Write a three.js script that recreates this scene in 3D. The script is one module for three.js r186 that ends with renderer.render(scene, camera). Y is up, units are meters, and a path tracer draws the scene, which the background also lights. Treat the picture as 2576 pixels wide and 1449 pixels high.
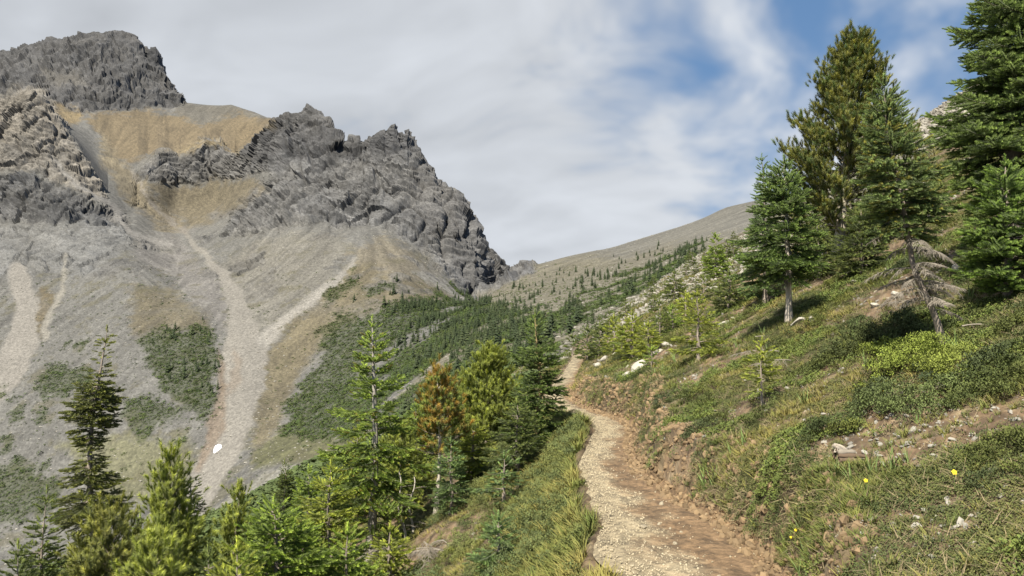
import * as THREE from 'three';

// ---------------------------------------------------------------- camera, sky, sun, exposure
const scene = new THREE.Scene();
const EYE = new THREE.Vector3(0, 1.65, 0);
const camera = new THREE.PerspectiveCamera(40.14, 16 / 9, 0.1, 8000);
const PITCH = 2.18 * Math.PI / 180;
camera.position.copy(EYE);
camera.lookAt(0, 1.65 + Math.tan(PITCH), -1);
const renderer = new THREE.WebGLRenderer({ antialias: true });
renderer.toneMapping = THREE.LinearToneMapping;
renderer.toneMappingExposure = 1.85;
renderer.shadowMap.enabled = true;

// ---------------------------------------------------------------- noise and small maths
function RNG(seed) { let a = seed >>> 0; return () => { a = (a + 0x6D2B79F5) | 0; let t = Math.imul(a ^ (a >>> 15), 1 | a); t = (t + Math.imul(t ^ (t >>> 7), 61 | t)) ^ t; return ((t ^ (t >>> 14)) >>> 0) / 4294967296; }; }
const PERM = new Uint8Array(512);
{ const r = RNG(77); const p = [...Array(256).keys()]; for (let i = 255; i > 0; i--) { const j = Math.floor(r() * (i + 1)); [p[i], p[j]] = [p[j], p[i]]; } for (let i = 0; i < 512; i++) PERM[i] = p[i & 255]; }
function grad(h, x, y, z) { h &= 15; const u = h < 8 ? x : y, v = h < 4 ? y : (h === 12 || h === 14 ? x : z); return ((h & 1) ? -u : u) + ((h & 2) ? -v : v); }
function n3(x, y, z) {
  const X0 = Math.floor(x), Y0 = Math.floor(y), Z0 = Math.floor(z); x -= X0; y -= Y0; z -= Z0;
  const X = X0 & 255, Y = Y0 & 255, Z = Z0 & 255;
  const u = x * x * x * (x * (x * 6 - 15) + 10), v = y * y * y * (y * (y * 6 - 15) + 10), w = z * z * z * (z * (z * 6 - 15) + 10);
  const A = PERM[X] + Y, AA = PERM[A] + Z, AB = PERM[A + 1] + Z, B = PERM[X + 1] + Y, BA = PERM[B] + Z, BB = PERM[B + 1] + Z;
  const L = (a, b, t) => a + (b - a) * t;
  return L(L(L(grad(PERM[AA], x, y, z), grad(PERM[BA], x - 1, y, z), u), L(grad(PERM[AB], x, y - 1, z), grad(PERM[BB], x - 1, y - 1, z), u), v),
    L(L(grad(PERM[AA + 1], x, y, z - 1), grad(PERM[BA + 1], x - 1, y, z - 1), u), L(grad(PERM[AB + 1], x, y - 1, z - 1), grad(PERM[BB + 1], x - 1, y - 1, z - 1), u), v), w);
}
function fbm(x, y, z, o) { let s = 0, a = 0.5, f = 1; for (let i = 0; i < o; i++) { s += a * n3(x * f + i * 17.3, y * f, z * f - i * 9.1); a *= 0.5; f *= 2.03; } return s; }
function ridged(x, y, z, o) { let s = 0, a = 0.55, f = 1; for (let i = 0; i < o; i++) { const n = 1 - Math.abs(n3(x * f + i * 31.7, y * f + i * 3.3, z * f)) * 1.6; s += a * n; a *= 0.5; f *= 2.1; } return s; }
function hash3(x, y, z) { return PERM[(PERM[(PERM[x & 255] + y) & 255] + z) & 255]; }
function facet(x, y, z) { // broken faces: each cell is a tilted plane; returns [height, cell id]
  const X = Math.floor(x), Y = Math.floor(y), Z = Math.floor(z); let best = 1e9, bx = 0, by = 0, bz = 0, id = 0;
  for (let i = -1; i < 2; i++) for (let j = -1; j < 2; j++) for (let k = -1; k < 2; k++) {
    const h = hash3(X + i, Y + j, Z + k), dx = x - X - i - PERM[h] / 255, dy = y - Y - j - PERM[h + 57] / 255, dz = z - Z - k - PERM[h + 131] / 255, e = dx * dx + dy * dy + dz * dz;
    if (e < best) { best = e; bx = dx; by = dy; bz = dz; id = h; }
  }
  return [(PERM[id + 7] / 127 - 1) * 0.35 + bx * (PERM[id + 31] / 127 - 1) + by * (PERM[id + 71] / 127 - 1) * 0.8 + bz * (PERM[id + 113] / 127 - 1), PERM[id + 201] / 255];
}
const clamp = (x, a, b) => x < a ? a : x > b ? b : x;
const lerp = (a, b, t) => a + (b - a) * t;
const sst = (a, b, x) => { const t = clamp((x - a) / (b - a), 0, 1); return t * t * (3 - 2 * t); };
function table(rows, k) { // smooth monotone interpolation of column k over column 0
  const X = rows.map(r => r[0]), Y = rows.map(r => r[k]), n = X.length, D = [], M = [];
  for (let i = 0; i < n - 1; i++) D.push((Y[i + 1] - Y[i]) / (X[i + 1] - X[i]));
  for (let i = 0; i < n; i++) M.push(i === 0 ? D[0] : i === n - 1 ? D[n - 2] : D[i - 1] * D[i] <= 0 ? 0 : 2 * D[i - 1] * D[i] / (D[i - 1] + D[i]));
  return x => {
    if (x <= X[0]) return Y[0]; if (x >= X[n - 1]) return Y[n - 1];
    let i = 0; while (x > X[i + 1]) i++;
    const h = X[i + 1] - X[i], t = (x - X[i]) / h, t2 = t * t, t3 = t2 * t;
    return (2 * t3 - 3 * t2 + 1) * Y[i] + (t3 - 2 * t2 + t) * h * M[i] + (-2 * t3 + 3 * t2) * Y[i + 1] + (t3 - t2) * h * M[i + 1];
  };
}
function linear(rows, k) { const X = rows.map(r => r[0]), Y = rows.map(r => r[k]), n = X.length; return x => { if (x <= X[0]) return Y[0]; if (x >= X[n - 1]) return Y[n - 1]; let i = 0; while (x > X[i + 1]) i++; return lerp(Y[i], Y[i + 1], (x - X[i]) / (X[i + 1] - X[i])); }; }

// ---------------------------------------------------------------- the sky: broken high cloud, thick to the left, opening to blue on the right
{
  const W = 2048, H = 1024, data = new Float32Array(W * H * 4);
  for (let j = 0; j < H; j++) for (let i = 0; i < W; i++) {
    const lat = ((j + 0.5) / H - 0.5) * Math.PI, phi = ((i + 0.5) / W - 0.5) * 2 * Math.PI;
    const x = Math.cos(lat) * Math.cos(phi), y = Math.sin(lat), z = Math.cos(lat) * Math.sin(phi);
    const up = Math.max(y, 0), q = 1 / (up + 0.34);
    const px = x * q, pz = z * q;
    const az = Math.atan2(x, -z);                       // 0 ahead, + to the right
    // air
    const hz = Math.pow(1 - up, 3);
    let r = lerp(0.075, 0.22, hz), g = lerp(0.16, 0.36, hz), b = lerp(0.325, 0.56, hz);
    // cloud cover
    const wx = px + 0.35 * fbm(px * 1.1, 3.1, pz * 1.1, 3), wz = pz + 0.35 * fbm(px * 1.1, 8.7, pz * 1.1, 3);
    const broad = fbm(wx * 0.9 + 4.2, 1.7, wz * 0.9 - 2.2, 4);
    const fine = fbm(wx * 3.0 + wz * 1.2, 5.5, wz * 3.2 - wx * 1.2, 5);
    const wisps = fbm(wx * 7 + wz * 3, 9.5, wz * 9 - wx * 2, 4);
    const thread = fbm(wx * 16 + wz * 9, 2.5, wz * 22 - wx * 5, 3);
    const veil = lerp(1.25, 0.06, sst(-0.2, 0.5, az + 0.12 * broad)) * sst(-2.6, -1.6, az) + 0.04 + 0.22 * sst(0.30, 0.02, up) * (1 - 0.8 * sst(0.10, 0.02, up));
    const c = clamp(veil + 0.9 * broad + 0.75 * fine + 0.36 * wisps + 0.2 * thread, 0, 1);
    const cover = sst(0.05, 0.85, c) * 0.97;
    const tone = 0.545 + 0.12 * fine + 0.08 * broad + 0.10 * wisps - 0.05 * sst(0, -0.6, az);
    const cr = tone * 0.955, cg = tone * 0.985, cb = tone * 1.04;
    r = lerp(r, cr, cover); g = lerp(g, cg, cover); b = lerp(b, cb, cover);
    if (y < 0) { const k = sst(0, -0.15, y); r = lerp(r, 0.2, k); g = lerp(g, 0.2, k); b = lerp(b, 0.19, k); }
    const o = (j * W + i) * 4; data[o] = r * 0.69; data[o + 1] = g * 0.70; data[o + 2] = b * 0.705; data[o + 3] = 1;
  }
  const t = new THREE.DataTexture(data, W, H, THREE.RGBAFormat, THREE.FloatType);
  t.mapping = THREE.EquirectangularReflectionMapping; t.minFilter = t.magFilter = THREE.LinearFilter; t.needsUpdate = true;
  scene.background = t; scene.environment = t;
}
const sun = new THREE.DirectionalLight(new THREE.Color(1.0, 0.93, 0.79), 5.0);
sun.position.set(-0.30, 0.80, 0.60).multiplyScalar(400); sun.castShadow = true;
sun.shadow.camera.left = sun.shadow.camera.bottom = -60; sun.shadow.camera.right = sun.shadow.camera.top = 60; sun.shadow.camera.far = 1200; sun.shadow.mapSize.set(4096, 4096);
scene.add(sun); scene.add(sun.target);

// ---------------------------------------------------------------- survey helpers: sights taken from the standpoint, with distances
const F = 1983, CX = 1288, CY = 724.5, cosP = Math.cos(PITCH), sinP = Math.sin(PITCH);
function sight(px, py) { const u = (px - CX) / F, v = -(py - CY) / F; const dz = cosP - v * sinP; return [u / dz, (v * cosP + sinP) / dz]; } // [across, rise] per metre of depth
const bearingOf = px => (px - CX) / F;
function chart(x, y, z) { const d = -z, t = x / d, s = (y - EYE.y) / d; const k = (cosP * s - sinP) / (cosP + sinP * s); const dz = cosP - k * sinP; return [t * dz * F + CX, CY - k * F]; }

// ---------------------------------------------------------------- scene-building helpers
const used = {};
function numbered(n) { if (!(n in used)) { used[n] = 0; return n; } used[n]++; return n + '_' + String(used[n]).padStart(3, '0'); }
function tag(o, label, category, group, kind) { o.userData.label = label; if (category) o.userData.category = category; if (group) o.userData.group = group; if (kind) o.userData.kind = kind; return o; }
function shade(o) { o.castShadow = true; o.receiveShadow = true; return o; }
class MB { // collects pieces of one part
  constructor() { this.p = []; this.i = []; this.c = []; }
  v(x, y, z, c) { this.p.push(x, y, z); this.c.push(c[0], c[1], c[2]); return this.p.length / 3 - 1; }
  tube(pts, r0, r1, sides, col, bump = 0, seed = 0) {
    const n = pts.length, t = new THREE.Vector3(), a = new THREE.Vector3(), b = new THREE.Vector3(); let last = -1;
    for (let k = 0; k < n; k++) {
      t.subVectors(pts[Math.min(k + 1, n - 1)], pts[Math.max(k - 1, 0)]).normalize();
      a.set(Math.abs(t.y) > 0.9 ? 1 : 0, Math.abs(t.y) > 0.9 ? 0 : 1, 0).cross(t).normalize(); b.crossVectors(t, a);
      const r = typeof r0 === 'function' ? r0(k / (n - 1)) : lerp(r0, r1, k / (n - 1)), first = this.p.length / 3;
      for (let s = 0; s < sides; s++) {
        const w = s / sides * Math.PI * 2, cw = Math.cos(w), sw = Math.sin(w);
        const rr = bump ? r * (1 + bump * n3(cw * 2 + seed, pts[k].y * 6, sw * 2)) : r;
        const cc = bump ? 1 + 0.7 * n3(cw * 4 + seed, pts[k].y * 22, sw * 4) : 0.9 + 0.2 * ((s * 7 + k * 3) % 5) / 5;
        this.v(pts[k].x + (a.x * cw + b.x * sw) * rr, pts[k].y + (a.y * cw + b.y * sw) * rr, pts[k].z + (a.z * cw + b.z * sw) * rr, [col[0] * cc, col[1] * cc, col[2] * cc]);
      }
      if (last >= 0) for (let s = 0; s < sides; s++) { const s1 = (s + 1) % sides; this.i.push(last + s, first + s, last + s1, last + s1, first + s, first + s1); }
      last = first;
    }
    const tip = this.v(pts[n - 1].x, pts[n - 1].y, pts[n - 1].z, col); for (let s = 0; s < sides; s++) this.i.push(last + s, tip, last + (s + 1) % sides);
  }
  geometry() {
    const g = new THREE.BufferGeometry();
    g.setAttribute('position', new THREE.Float32BufferAttribute(this.p, 3)); g.setAttribute('color', new THREE.Float32BufferAttribute(this.c, 3)); g.setIndex(this.i); g.computeVertexNormals(); return g;
  }
  build(name, m, parent) { const o = shade(new THREE.Mesh(this.geometry(), m)); o.name = parent === scene ? numbered(name) : name; parent.add(o); return o; }
}
const TONE = { grass: [0.86, 0.86, 0.7], ground_cover: [0.82, 0.82, 0.7], low_shrubs: [0.85, 0.85, 0.7], dead_litter: [0.8, 0.78, 0.66], dwarf_shrubs: [0.86, 0.86, 0.7], dwarf_tree_mat: [0.64, 0.75, 0.42], distant_forest: [0.7, 0.75, 0.6], slope_shrubs: [0.72, 0.76, 0.55], scree_blocks: [0.72, 0.71, 0.68], gravel: [0.96, 0.93, 0.80], soil_clods: [0.78, 0.75, 0.65], stone_chips: [0.8, 0.79, 0.75], foliage: [1.18, 1.27, 1.08] };
function scatter(name, geo, m, list, parent) {
  const tone = TONE[name] || [1, 1, 1]; // list of [Matrix4, [r,g,b]]
  const o = shade(new THREE.InstancedMesh(geo, m, list.length)), c = new THREE.Color();
  list.forEach(([mx, col], k) => { o.setMatrixAt(k, mx); o.setColorAt(k, c.setRGB(col[0] * tone[0], col[1] * tone[1], col[2] * tone[2])); });
  o.name = parent === scene ? numbered(name) : name; o.userData.kind = 'stuff'; parent.add(o); return o;
}
const V = (x, y, z) => new THREE.Vector3(x, y, z);
function frame(pos, dir, s, roll = 0) { // +Z along dir, +Y roughly up
  const z = dir.clone().normalize(), x = V(0, 1, 0).cross(z); if (x.lengthSq() < 1e-5) x.set(1, 0, 0); x.normalize(); const y = z.clone().cross(x);
  if (roll) { const c = Math.cos(roll), q = Math.sin(roll), x2 = x.clone().multiplyScalar(c).addScaledVector(y, q), y2 = y.clone().multiplyScalar(c).addScaledVector(x, -q); x.copy(x2); y.copy(y2); }
  return new THREE.Matrix4().makeBasis(x.multiplyScalar(s), y.multiplyScalar(s), z.multiplyScalar(s)).setPosition(pos);
}

// ---------------------------------------------------------------- grain texture shared by ground and rock (tone only)
function grainTexture(seed, size, contrast, cells = 8, octaves = 5) {
  const d = new Uint8Array(size * size * 4), r = RNG(seed), base = new Float32Array(size * size);
  for (let o = 0; o < octaves; o++) { // tileable value noise
    const n = cells << o, g = new Float32Array(n * n).map(() => r());
    for (let y = 0; y < size; y++) for (let x = 0; x < size; x++) {
      const fx = x / size * n, fy = y / size * n, x0 = Math.floor(fx), y0 = Math.floor(fy), u = sst(0, 1, fx - x0), v = sst(0, 1, fy - y0);
      const G = (a, b) => g[(b % n) * n + (a % n)];
      base[y * size + x] += (lerp(lerp(G(x0, y0), G(x0 + 1, y0), u), lerp(G(x0, y0 + 1), G(x0 + 1, y0 + 1), u), v) - 0.5) * Math.pow(0.8, o);
    }
  }
  for (let k = 0; k < size * size; k++) { const v = clamp(205 + base[k] * 255 * contrast, 20, 255); d[k * 4] = v; d[k * 4 + 1] = v; d[k * 4 + 2] = v; d[k * 4 + 3] = 255; }
  const t = new THREE.DataTexture(d, size, size, THREE.RGBAFormat); t.wrapS = t.wrapT = THREE.RepeatWrapping; t.magFilter = THREE.LinearFilter; t.minFilter = THREE.LinearMipmapLinearFilter; t.generateMipmaps = true; t.colorSpace = THREE.SRGBColorSpace; t.needsUpdate = true; return t;
}
const grain = grainTexture(5, 512, 0.30), grainBump = grainTexture(9, 512, 0.45); grainBump.colorSpace = THREE.NoColorSpace;
const farGrain = grainTexture(15, 1024, 0.17, 118, 3), farBump = grainTexture(19, 1024, 0.5, 113, 3); farBump.colorSpace = THREE.NoColorSpace;
const M = {
  soil: new THREE.MeshStandardMaterial({ vertexColors: true, roughness: 0.97, map: grain, bumpMap: grainBump, bumpScale: 0.02 }),
  trail: new THREE.MeshStandardMaterial({ vertexColors: true, roughness: 0.97, map: grain, bumpMap: grainBump, bumpScale: 0.012 }),
  rock: new THREE.MeshStandardMaterial({ vertexColors: true, roughness: 0.95, map: farGrain, bumpMap: farBump, bumpScale: 0.2, flatShading: true }),
  bark: new THREE.MeshStandardMaterial({ vertexColors: true, roughness: 0.95 }),
  needle: new THREE.MeshPhysicalMaterial({ color: 0xffffff, roughness: 0.9, transmission: 0.35, thickness: 0, side: THREE.DoubleSide }),
  leaf: new THREE.MeshPhysicalMaterial({ color: 0xffffff, roughness: 0.85, side: THREE.DoubleSide }),
  stone: new THREE.MeshStandardMaterial({ vertexColors: true, roughness: 0.9 }),
  looseStone: new THREE.MeshStandardMaterial({ vertexColors: true, color: new THREE.Color().setRGB(0.74, 0.68, 0.57), roughness: 0.92 }),
  pebble: new THREE.MeshStandardMaterial({ color: 0xffffff, roughness: 0.92 }),
  bush: new THREE.MeshStandardMaterial({ color: 0xffffff, roughness: 0.8, side: THREE.DoubleSide }),
  snow: new THREE.MeshStandardMaterial({ color: new THREE.Color().setRGB(0.82, 0.84, 0.87), roughness: 0.8 }),
  petal: new THREE.MeshStandardMaterial({ color: new THREE.Color().setRGB(0.85, 0.62, 0.02), roughness: 0.6, side: THREE.DoubleSide }),
};

// ---------------------------------------------------------------- near hillside
// trail edges: [distance, left edge, right edge]
const TRAIL = [[0.5, -0.9, 0.2], [2, -0.35, 0.8], [3.5, 0.25, 1.35], [5.04, 0.79, 1.66], [5.64, 0.68, 1.72], [6.54, 0.80, 1.66], [7.44, 0.81, 1.5], [8.61, 0.82, 1.38], [10.2, 1.05, 1.55], [12.1, 1.32, 1.82], [13.35, 1.06, 1.66], [14.5, 0.82, 1.38], [16.4, 0.78, 1.22], [19.2, 1.02, 1.48], [22.6, 1.58, 2.02], [27, 2.2, 2.6], [36, 3.2, 3.6]];
const trailL = table(TRAIL, 1), trailR = table(TRAIL, 2);
const EDGE = [[-900, 1770, 150], [-500, 1640, 150], [0, 1480, 150], [300, 1372, 150], [500, 1306, 150], [600, 1268, 140], [700, 1218, 130], [850, 1160, 100], [1000, 1090, 60], [1100, 1020, 46], [1200, 960, 44], [1300, 925, 36], [1400, 898, 28], [1480, 840, 31], [1600, 750, 40], [1760, 640, 50], [1890, 572, 56], [2100, 430, 73], [2300, 310, 95], [2400, 243, 120], [2576, 150, 130], [3000, -60, 140], [3600, -360, 150]];
const EROWS = EDGE.map(([px, py, d]) => { const [t, s] = sight(px, py); return [t, d, s]; });
const edgeD = table(EROWS, 1), edgeS = table(EROWS, 2);
function onTrail(x, d) { const l = trailL(d), r = trailR(d); const wob = 0.10 * n3(x * 1.2, 0.3, d * 1.7) + 0.06 * n3(x * 3, 7.3, d * 5.5); return d > 30 ? 0 : x > r + wob ? 1 - sst(0, 0.30, x - r - wob) : x < l + wob ? 1 - sst(0, 0.34, l + wob - x) : 1; }
function Hnear(x, z) {
  const d = -z, k = onTrail(x, d), l = trailL(d), r = trailR(d);
  let h = x > 1 ? 0.53 * (x - 1) : 0.62 * (x - 1);
  const near = 1 - sst(16, 26, d);
  if (x > r) h += 0.17 * Math.exp(-(x - r) / 0.7) * near * (0.75 + 0.9 * n3(3.1, d * 0.55, 1.7));
  if (x < l) h += 0.14 * Math.exp(-(l - x) / 0.8) * near;
  const away = sst(0, 12, Math.abs(x - 1.2));
  h += 0.13 * fbm(x * 0.55, 2.2, z * 0.55, 2) + 0.11 * fbm(x * 1.9, 4.4, z * 1.9, 3) + 0.02 * fbm(x * 9, 1.4, z * 9, 2) + 0.7 * away * fbm(x * 0.09, 6.1, z * 0.09, 2);
  if (x > r) { const bf = Math.exp(-Math.pow((x - r - 0.22) / 0.28, 2)) * near; h += bf * (0.10 * fbm(x * 5, 7.7, z * 5, 3) + 0.05 * ridged(x * 11, 2.7, z * 11, 2) - 0.03); }
  const floor = 0.03 * fbm(x * 1.3, 0.2, z * 1.3, 2) + 0.010 * fbm(x * 8, 3.2, z * 8, 2);
  h = lerp(h, floor, k);
  const t = x / d, dE = edgeD(t);
  if (d > dE * 0.5) h = lerp(h, EYE.y + edgeS(t) * dE - (dE - d) * (x > 1 ? 0.53 * t : 0.62 * t), sst(0.5, 0.97, d / dE));
  return h;
}
function groundAt(px, py) { // where a sight meets the near hillside
  const [t, s] = sight(px, py); let d = 1.5;
  for (let k = 0; k < 3000; k++) { const x = t * d, y = EYE.y + s * d; if (Hnear(x, -d) >= y) { let a = d / 1.012, b = d; for (let q = 0; q < 14; q++) { const m = (a + b) / 2; if (Hnear(t * m, -m) >= EYE.y + s * m) b = m; else a = m; } return V(t * b, Hnear(t * b, -b), -b); } d *= 1.012; if (d > edgeD(t)) break; }
  const dE = edgeD(t); return V(t * dE, Hnear(t * dE, -dE), -dE);
}
function groundBelow(px, d) { const t = bearingOf(px); return V(t * d, Hnear(t * d, -d), -d); }
// what covers the slope, 0..1: bare soil, scree
function bareness(x, z) { const d = -z; let b = sst(0.0, 0.2, fbm(x * 0.55 + 11, 3, z * 0.55, 3) + 0.10 * fbm(x * 3, 1, z * 3, 2)); b = Math.max(b, 0.85 * sst(-0.05, 0.12, fbm(x * 1.4, 5, z * 1.4, 3) + 0.35 * sst(0.6, 0, Math.hypot((x - 2.55) / 1.3, (d - 3.9) / 0.5) - 0.5) - 0.12)); return b; }
function screeAt(x, z) { const d = -z, t = x / d; const up = sst(18, 26, d) * sst(-0.02, 0.05, t); const band = fbm(x * 0.12 + z * 0.05, 8.2, (z + x * 0.8) * 0.35, 3); return Math.max(sst(40, 60, d) * sst(0.36, 0.46, t) * 0.9 * sst(-0.3, 0.1, band), 0.6 * clamp(up * sst(-0.18, 0.10, band + 0.20 * sst(26, 40, d)) , 0, 1)); }
{
  const ts = [], ds = []; const NT = 1000, ND = 400;
  for (let i = 0; i <= NT; i++) { const q = i / NT * 2 - 1; ts.push(Math.sign(q) * (0.72 * Math.abs(q) + 0.58 * Math.pow(Math.abs(q), 6))); }
  for (let j = 0; j <= ND; j++) ds.push(j / ND);
  const n = (NT + 1) * (ND + 1), pos = new Float32Array(n * 3), col = new Float32Array(n * 3), uv = new Float32Array(n * 2), idx = [];
  const soil = [0.195, 0.13, 0.075], litter = [0.115, 0.09, 0.045], grassy = [0.08, 0.083, 0.026], stone = [0.22, 0.20, 0.16], pale = [0.25, 0.19, 0.12];
  for (let i = 0; i <= NT; i++) {
    const t = ts[i], dE = edgeD(t);
    for (let j = 0; j <= ND; j++) {
      const d = 1.0 * Math.pow(dE / 1.0, ds[j]), x = t * d, z = -d, k = i * (ND + 1) + j, tr = onTrail(x, d);
      const y = Hnear(x, z) - (d < 28 ? 0.06 * sst(0.75, 1, tr) : 0);
      pos[k * 3] = x; pos[k * 3 + 1] = y; pos[k * 3 + 2] = z; uv[k * 2] = x * 0.55 + y * 0.3; uv[k * 2 + 1] = z * 0.55 + y * 0.7;
      const bn = bareness(x, z), sc = screeAt(x, z), nz = fbm(x * 2.2, 0.5, z * 2.2, 3), n2 = n3(x * 11, 3.3, z * 11);
      const c = [0, 1, 2].map(a => {
        let v = lerp(litter[a], grassy[a], sst(-0.25, 0.3, nz + 0.3 * n2)); v = lerp(v, lerp(soil[a], pale[a], sst(-0.1, 0.5, n2)), Math.max(bn, 0.8 * sst(0.1, 0.7, tr)));
        v = lerp(v, lerp(stone[a], stone[a] * 0.62, sst(-0.3, 0.3, n2 + 0.5 * nz)), sc * sst(-0.35, 0.1, n2 + nz)); return v * (1 + 0.25 * n2);
      });
      col.set(c, k * 3);
    }
  }
  for (let i = 0; i < NT; i++) for (let j = 0; j < ND; j++) { const a = i * (ND + 1) + j, b = a + ND + 1; idx.push(a, b, a + 1, a + 1, b, b + 1); }
  const g = new THREE.BufferGeometry(); g.setAttribute('position', new THREE.BufferAttribute(pos, 3)); g.setAttribute('color', new THREE.BufferAttribute(col, 3)); g.setAttribute('uv', new THREE.BufferAttribute(uv, 2)); g.setIndex(idx); g.computeVertexNormals();
  const o = shade(new THREE.Mesh(g, M.soil)); o.name = 'hillside'; scene.add(o); tag(o, 'steep near hillside of soil, litter and stones falling from right to left', 'hillside', null, 'structure');
}
console.log('hillside');
{ // trail
  const NR = 560, NC = 30, pos = [], col = [], uv = [], idx = [];
  for (let j = 0; j <= NR; j++) {
    const d = 1.2 * Math.pow(27 / 1.2, j / NR), l = trailL(d), r = trailR(d);
    for (let i = 0; i <= NC; i++) {
      const q = i / NC, edge = (q - 0.5) * 2, x = lerp(l, r, q) + edge * 0.10, z = -d;
      const sink = 0.05 * Math.pow(Math.abs(edge), 6);
      const y = Hnear(x, z) + 0.004 - sink * 0.6;
      pos.push(x, y, z); uv.push(x * 1.3, z * 1.3);
      const n1 = fbm(x * 3, 0.9, z * 2.0, 3), n2 = n3(x * 26, 2.2, z * 26), n4 = n3(x * 60, 5, z * 60);
      const gravel = sst(0.10, -0.22, (q - 0.46 - 0.5 * n1 - 0.25 * sst(9, 13, d)) * 0.8 + 0.06 * n2);
      const br = [0.245, 0.158, 0.085], gr = [0.365, 0.30, 0.195];
      for (let a = 0; a < 3; a++) col.push(lerp(br[a], gr[a], gravel) * (1 + 0.16 * n1 + 0.14 * n2 + 0.14 * n4));
    }
  }
  for (let j = 0; j < NR; j++) for (let i = 0; i < NC; i++) { const a = j * (NC + 1) + i, b = a + NC + 1; idx.push(a, a + 1, b, a + 1, b + 1, b); }
  const g = new THREE.BufferGeometry(); g.setAttribute('position', new THREE.Float32BufferAttribute(pos, 3)); g.setAttribute('color', new THREE.Float32BufferAttribute(col, 3)); g.setAttribute('uv', new THREE.Float32BufferAttribute(uv, 2)); g.setIndex(idx); g.computeVertexNormals();
  const o = shade(new THREE.Mesh(g, M.trail)); o.name = 'trail'; scene.add(o); tag(o, 'narrow trail of brown earth with pale gravel along its left side', 'trail', null, 'structure');
}

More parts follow.
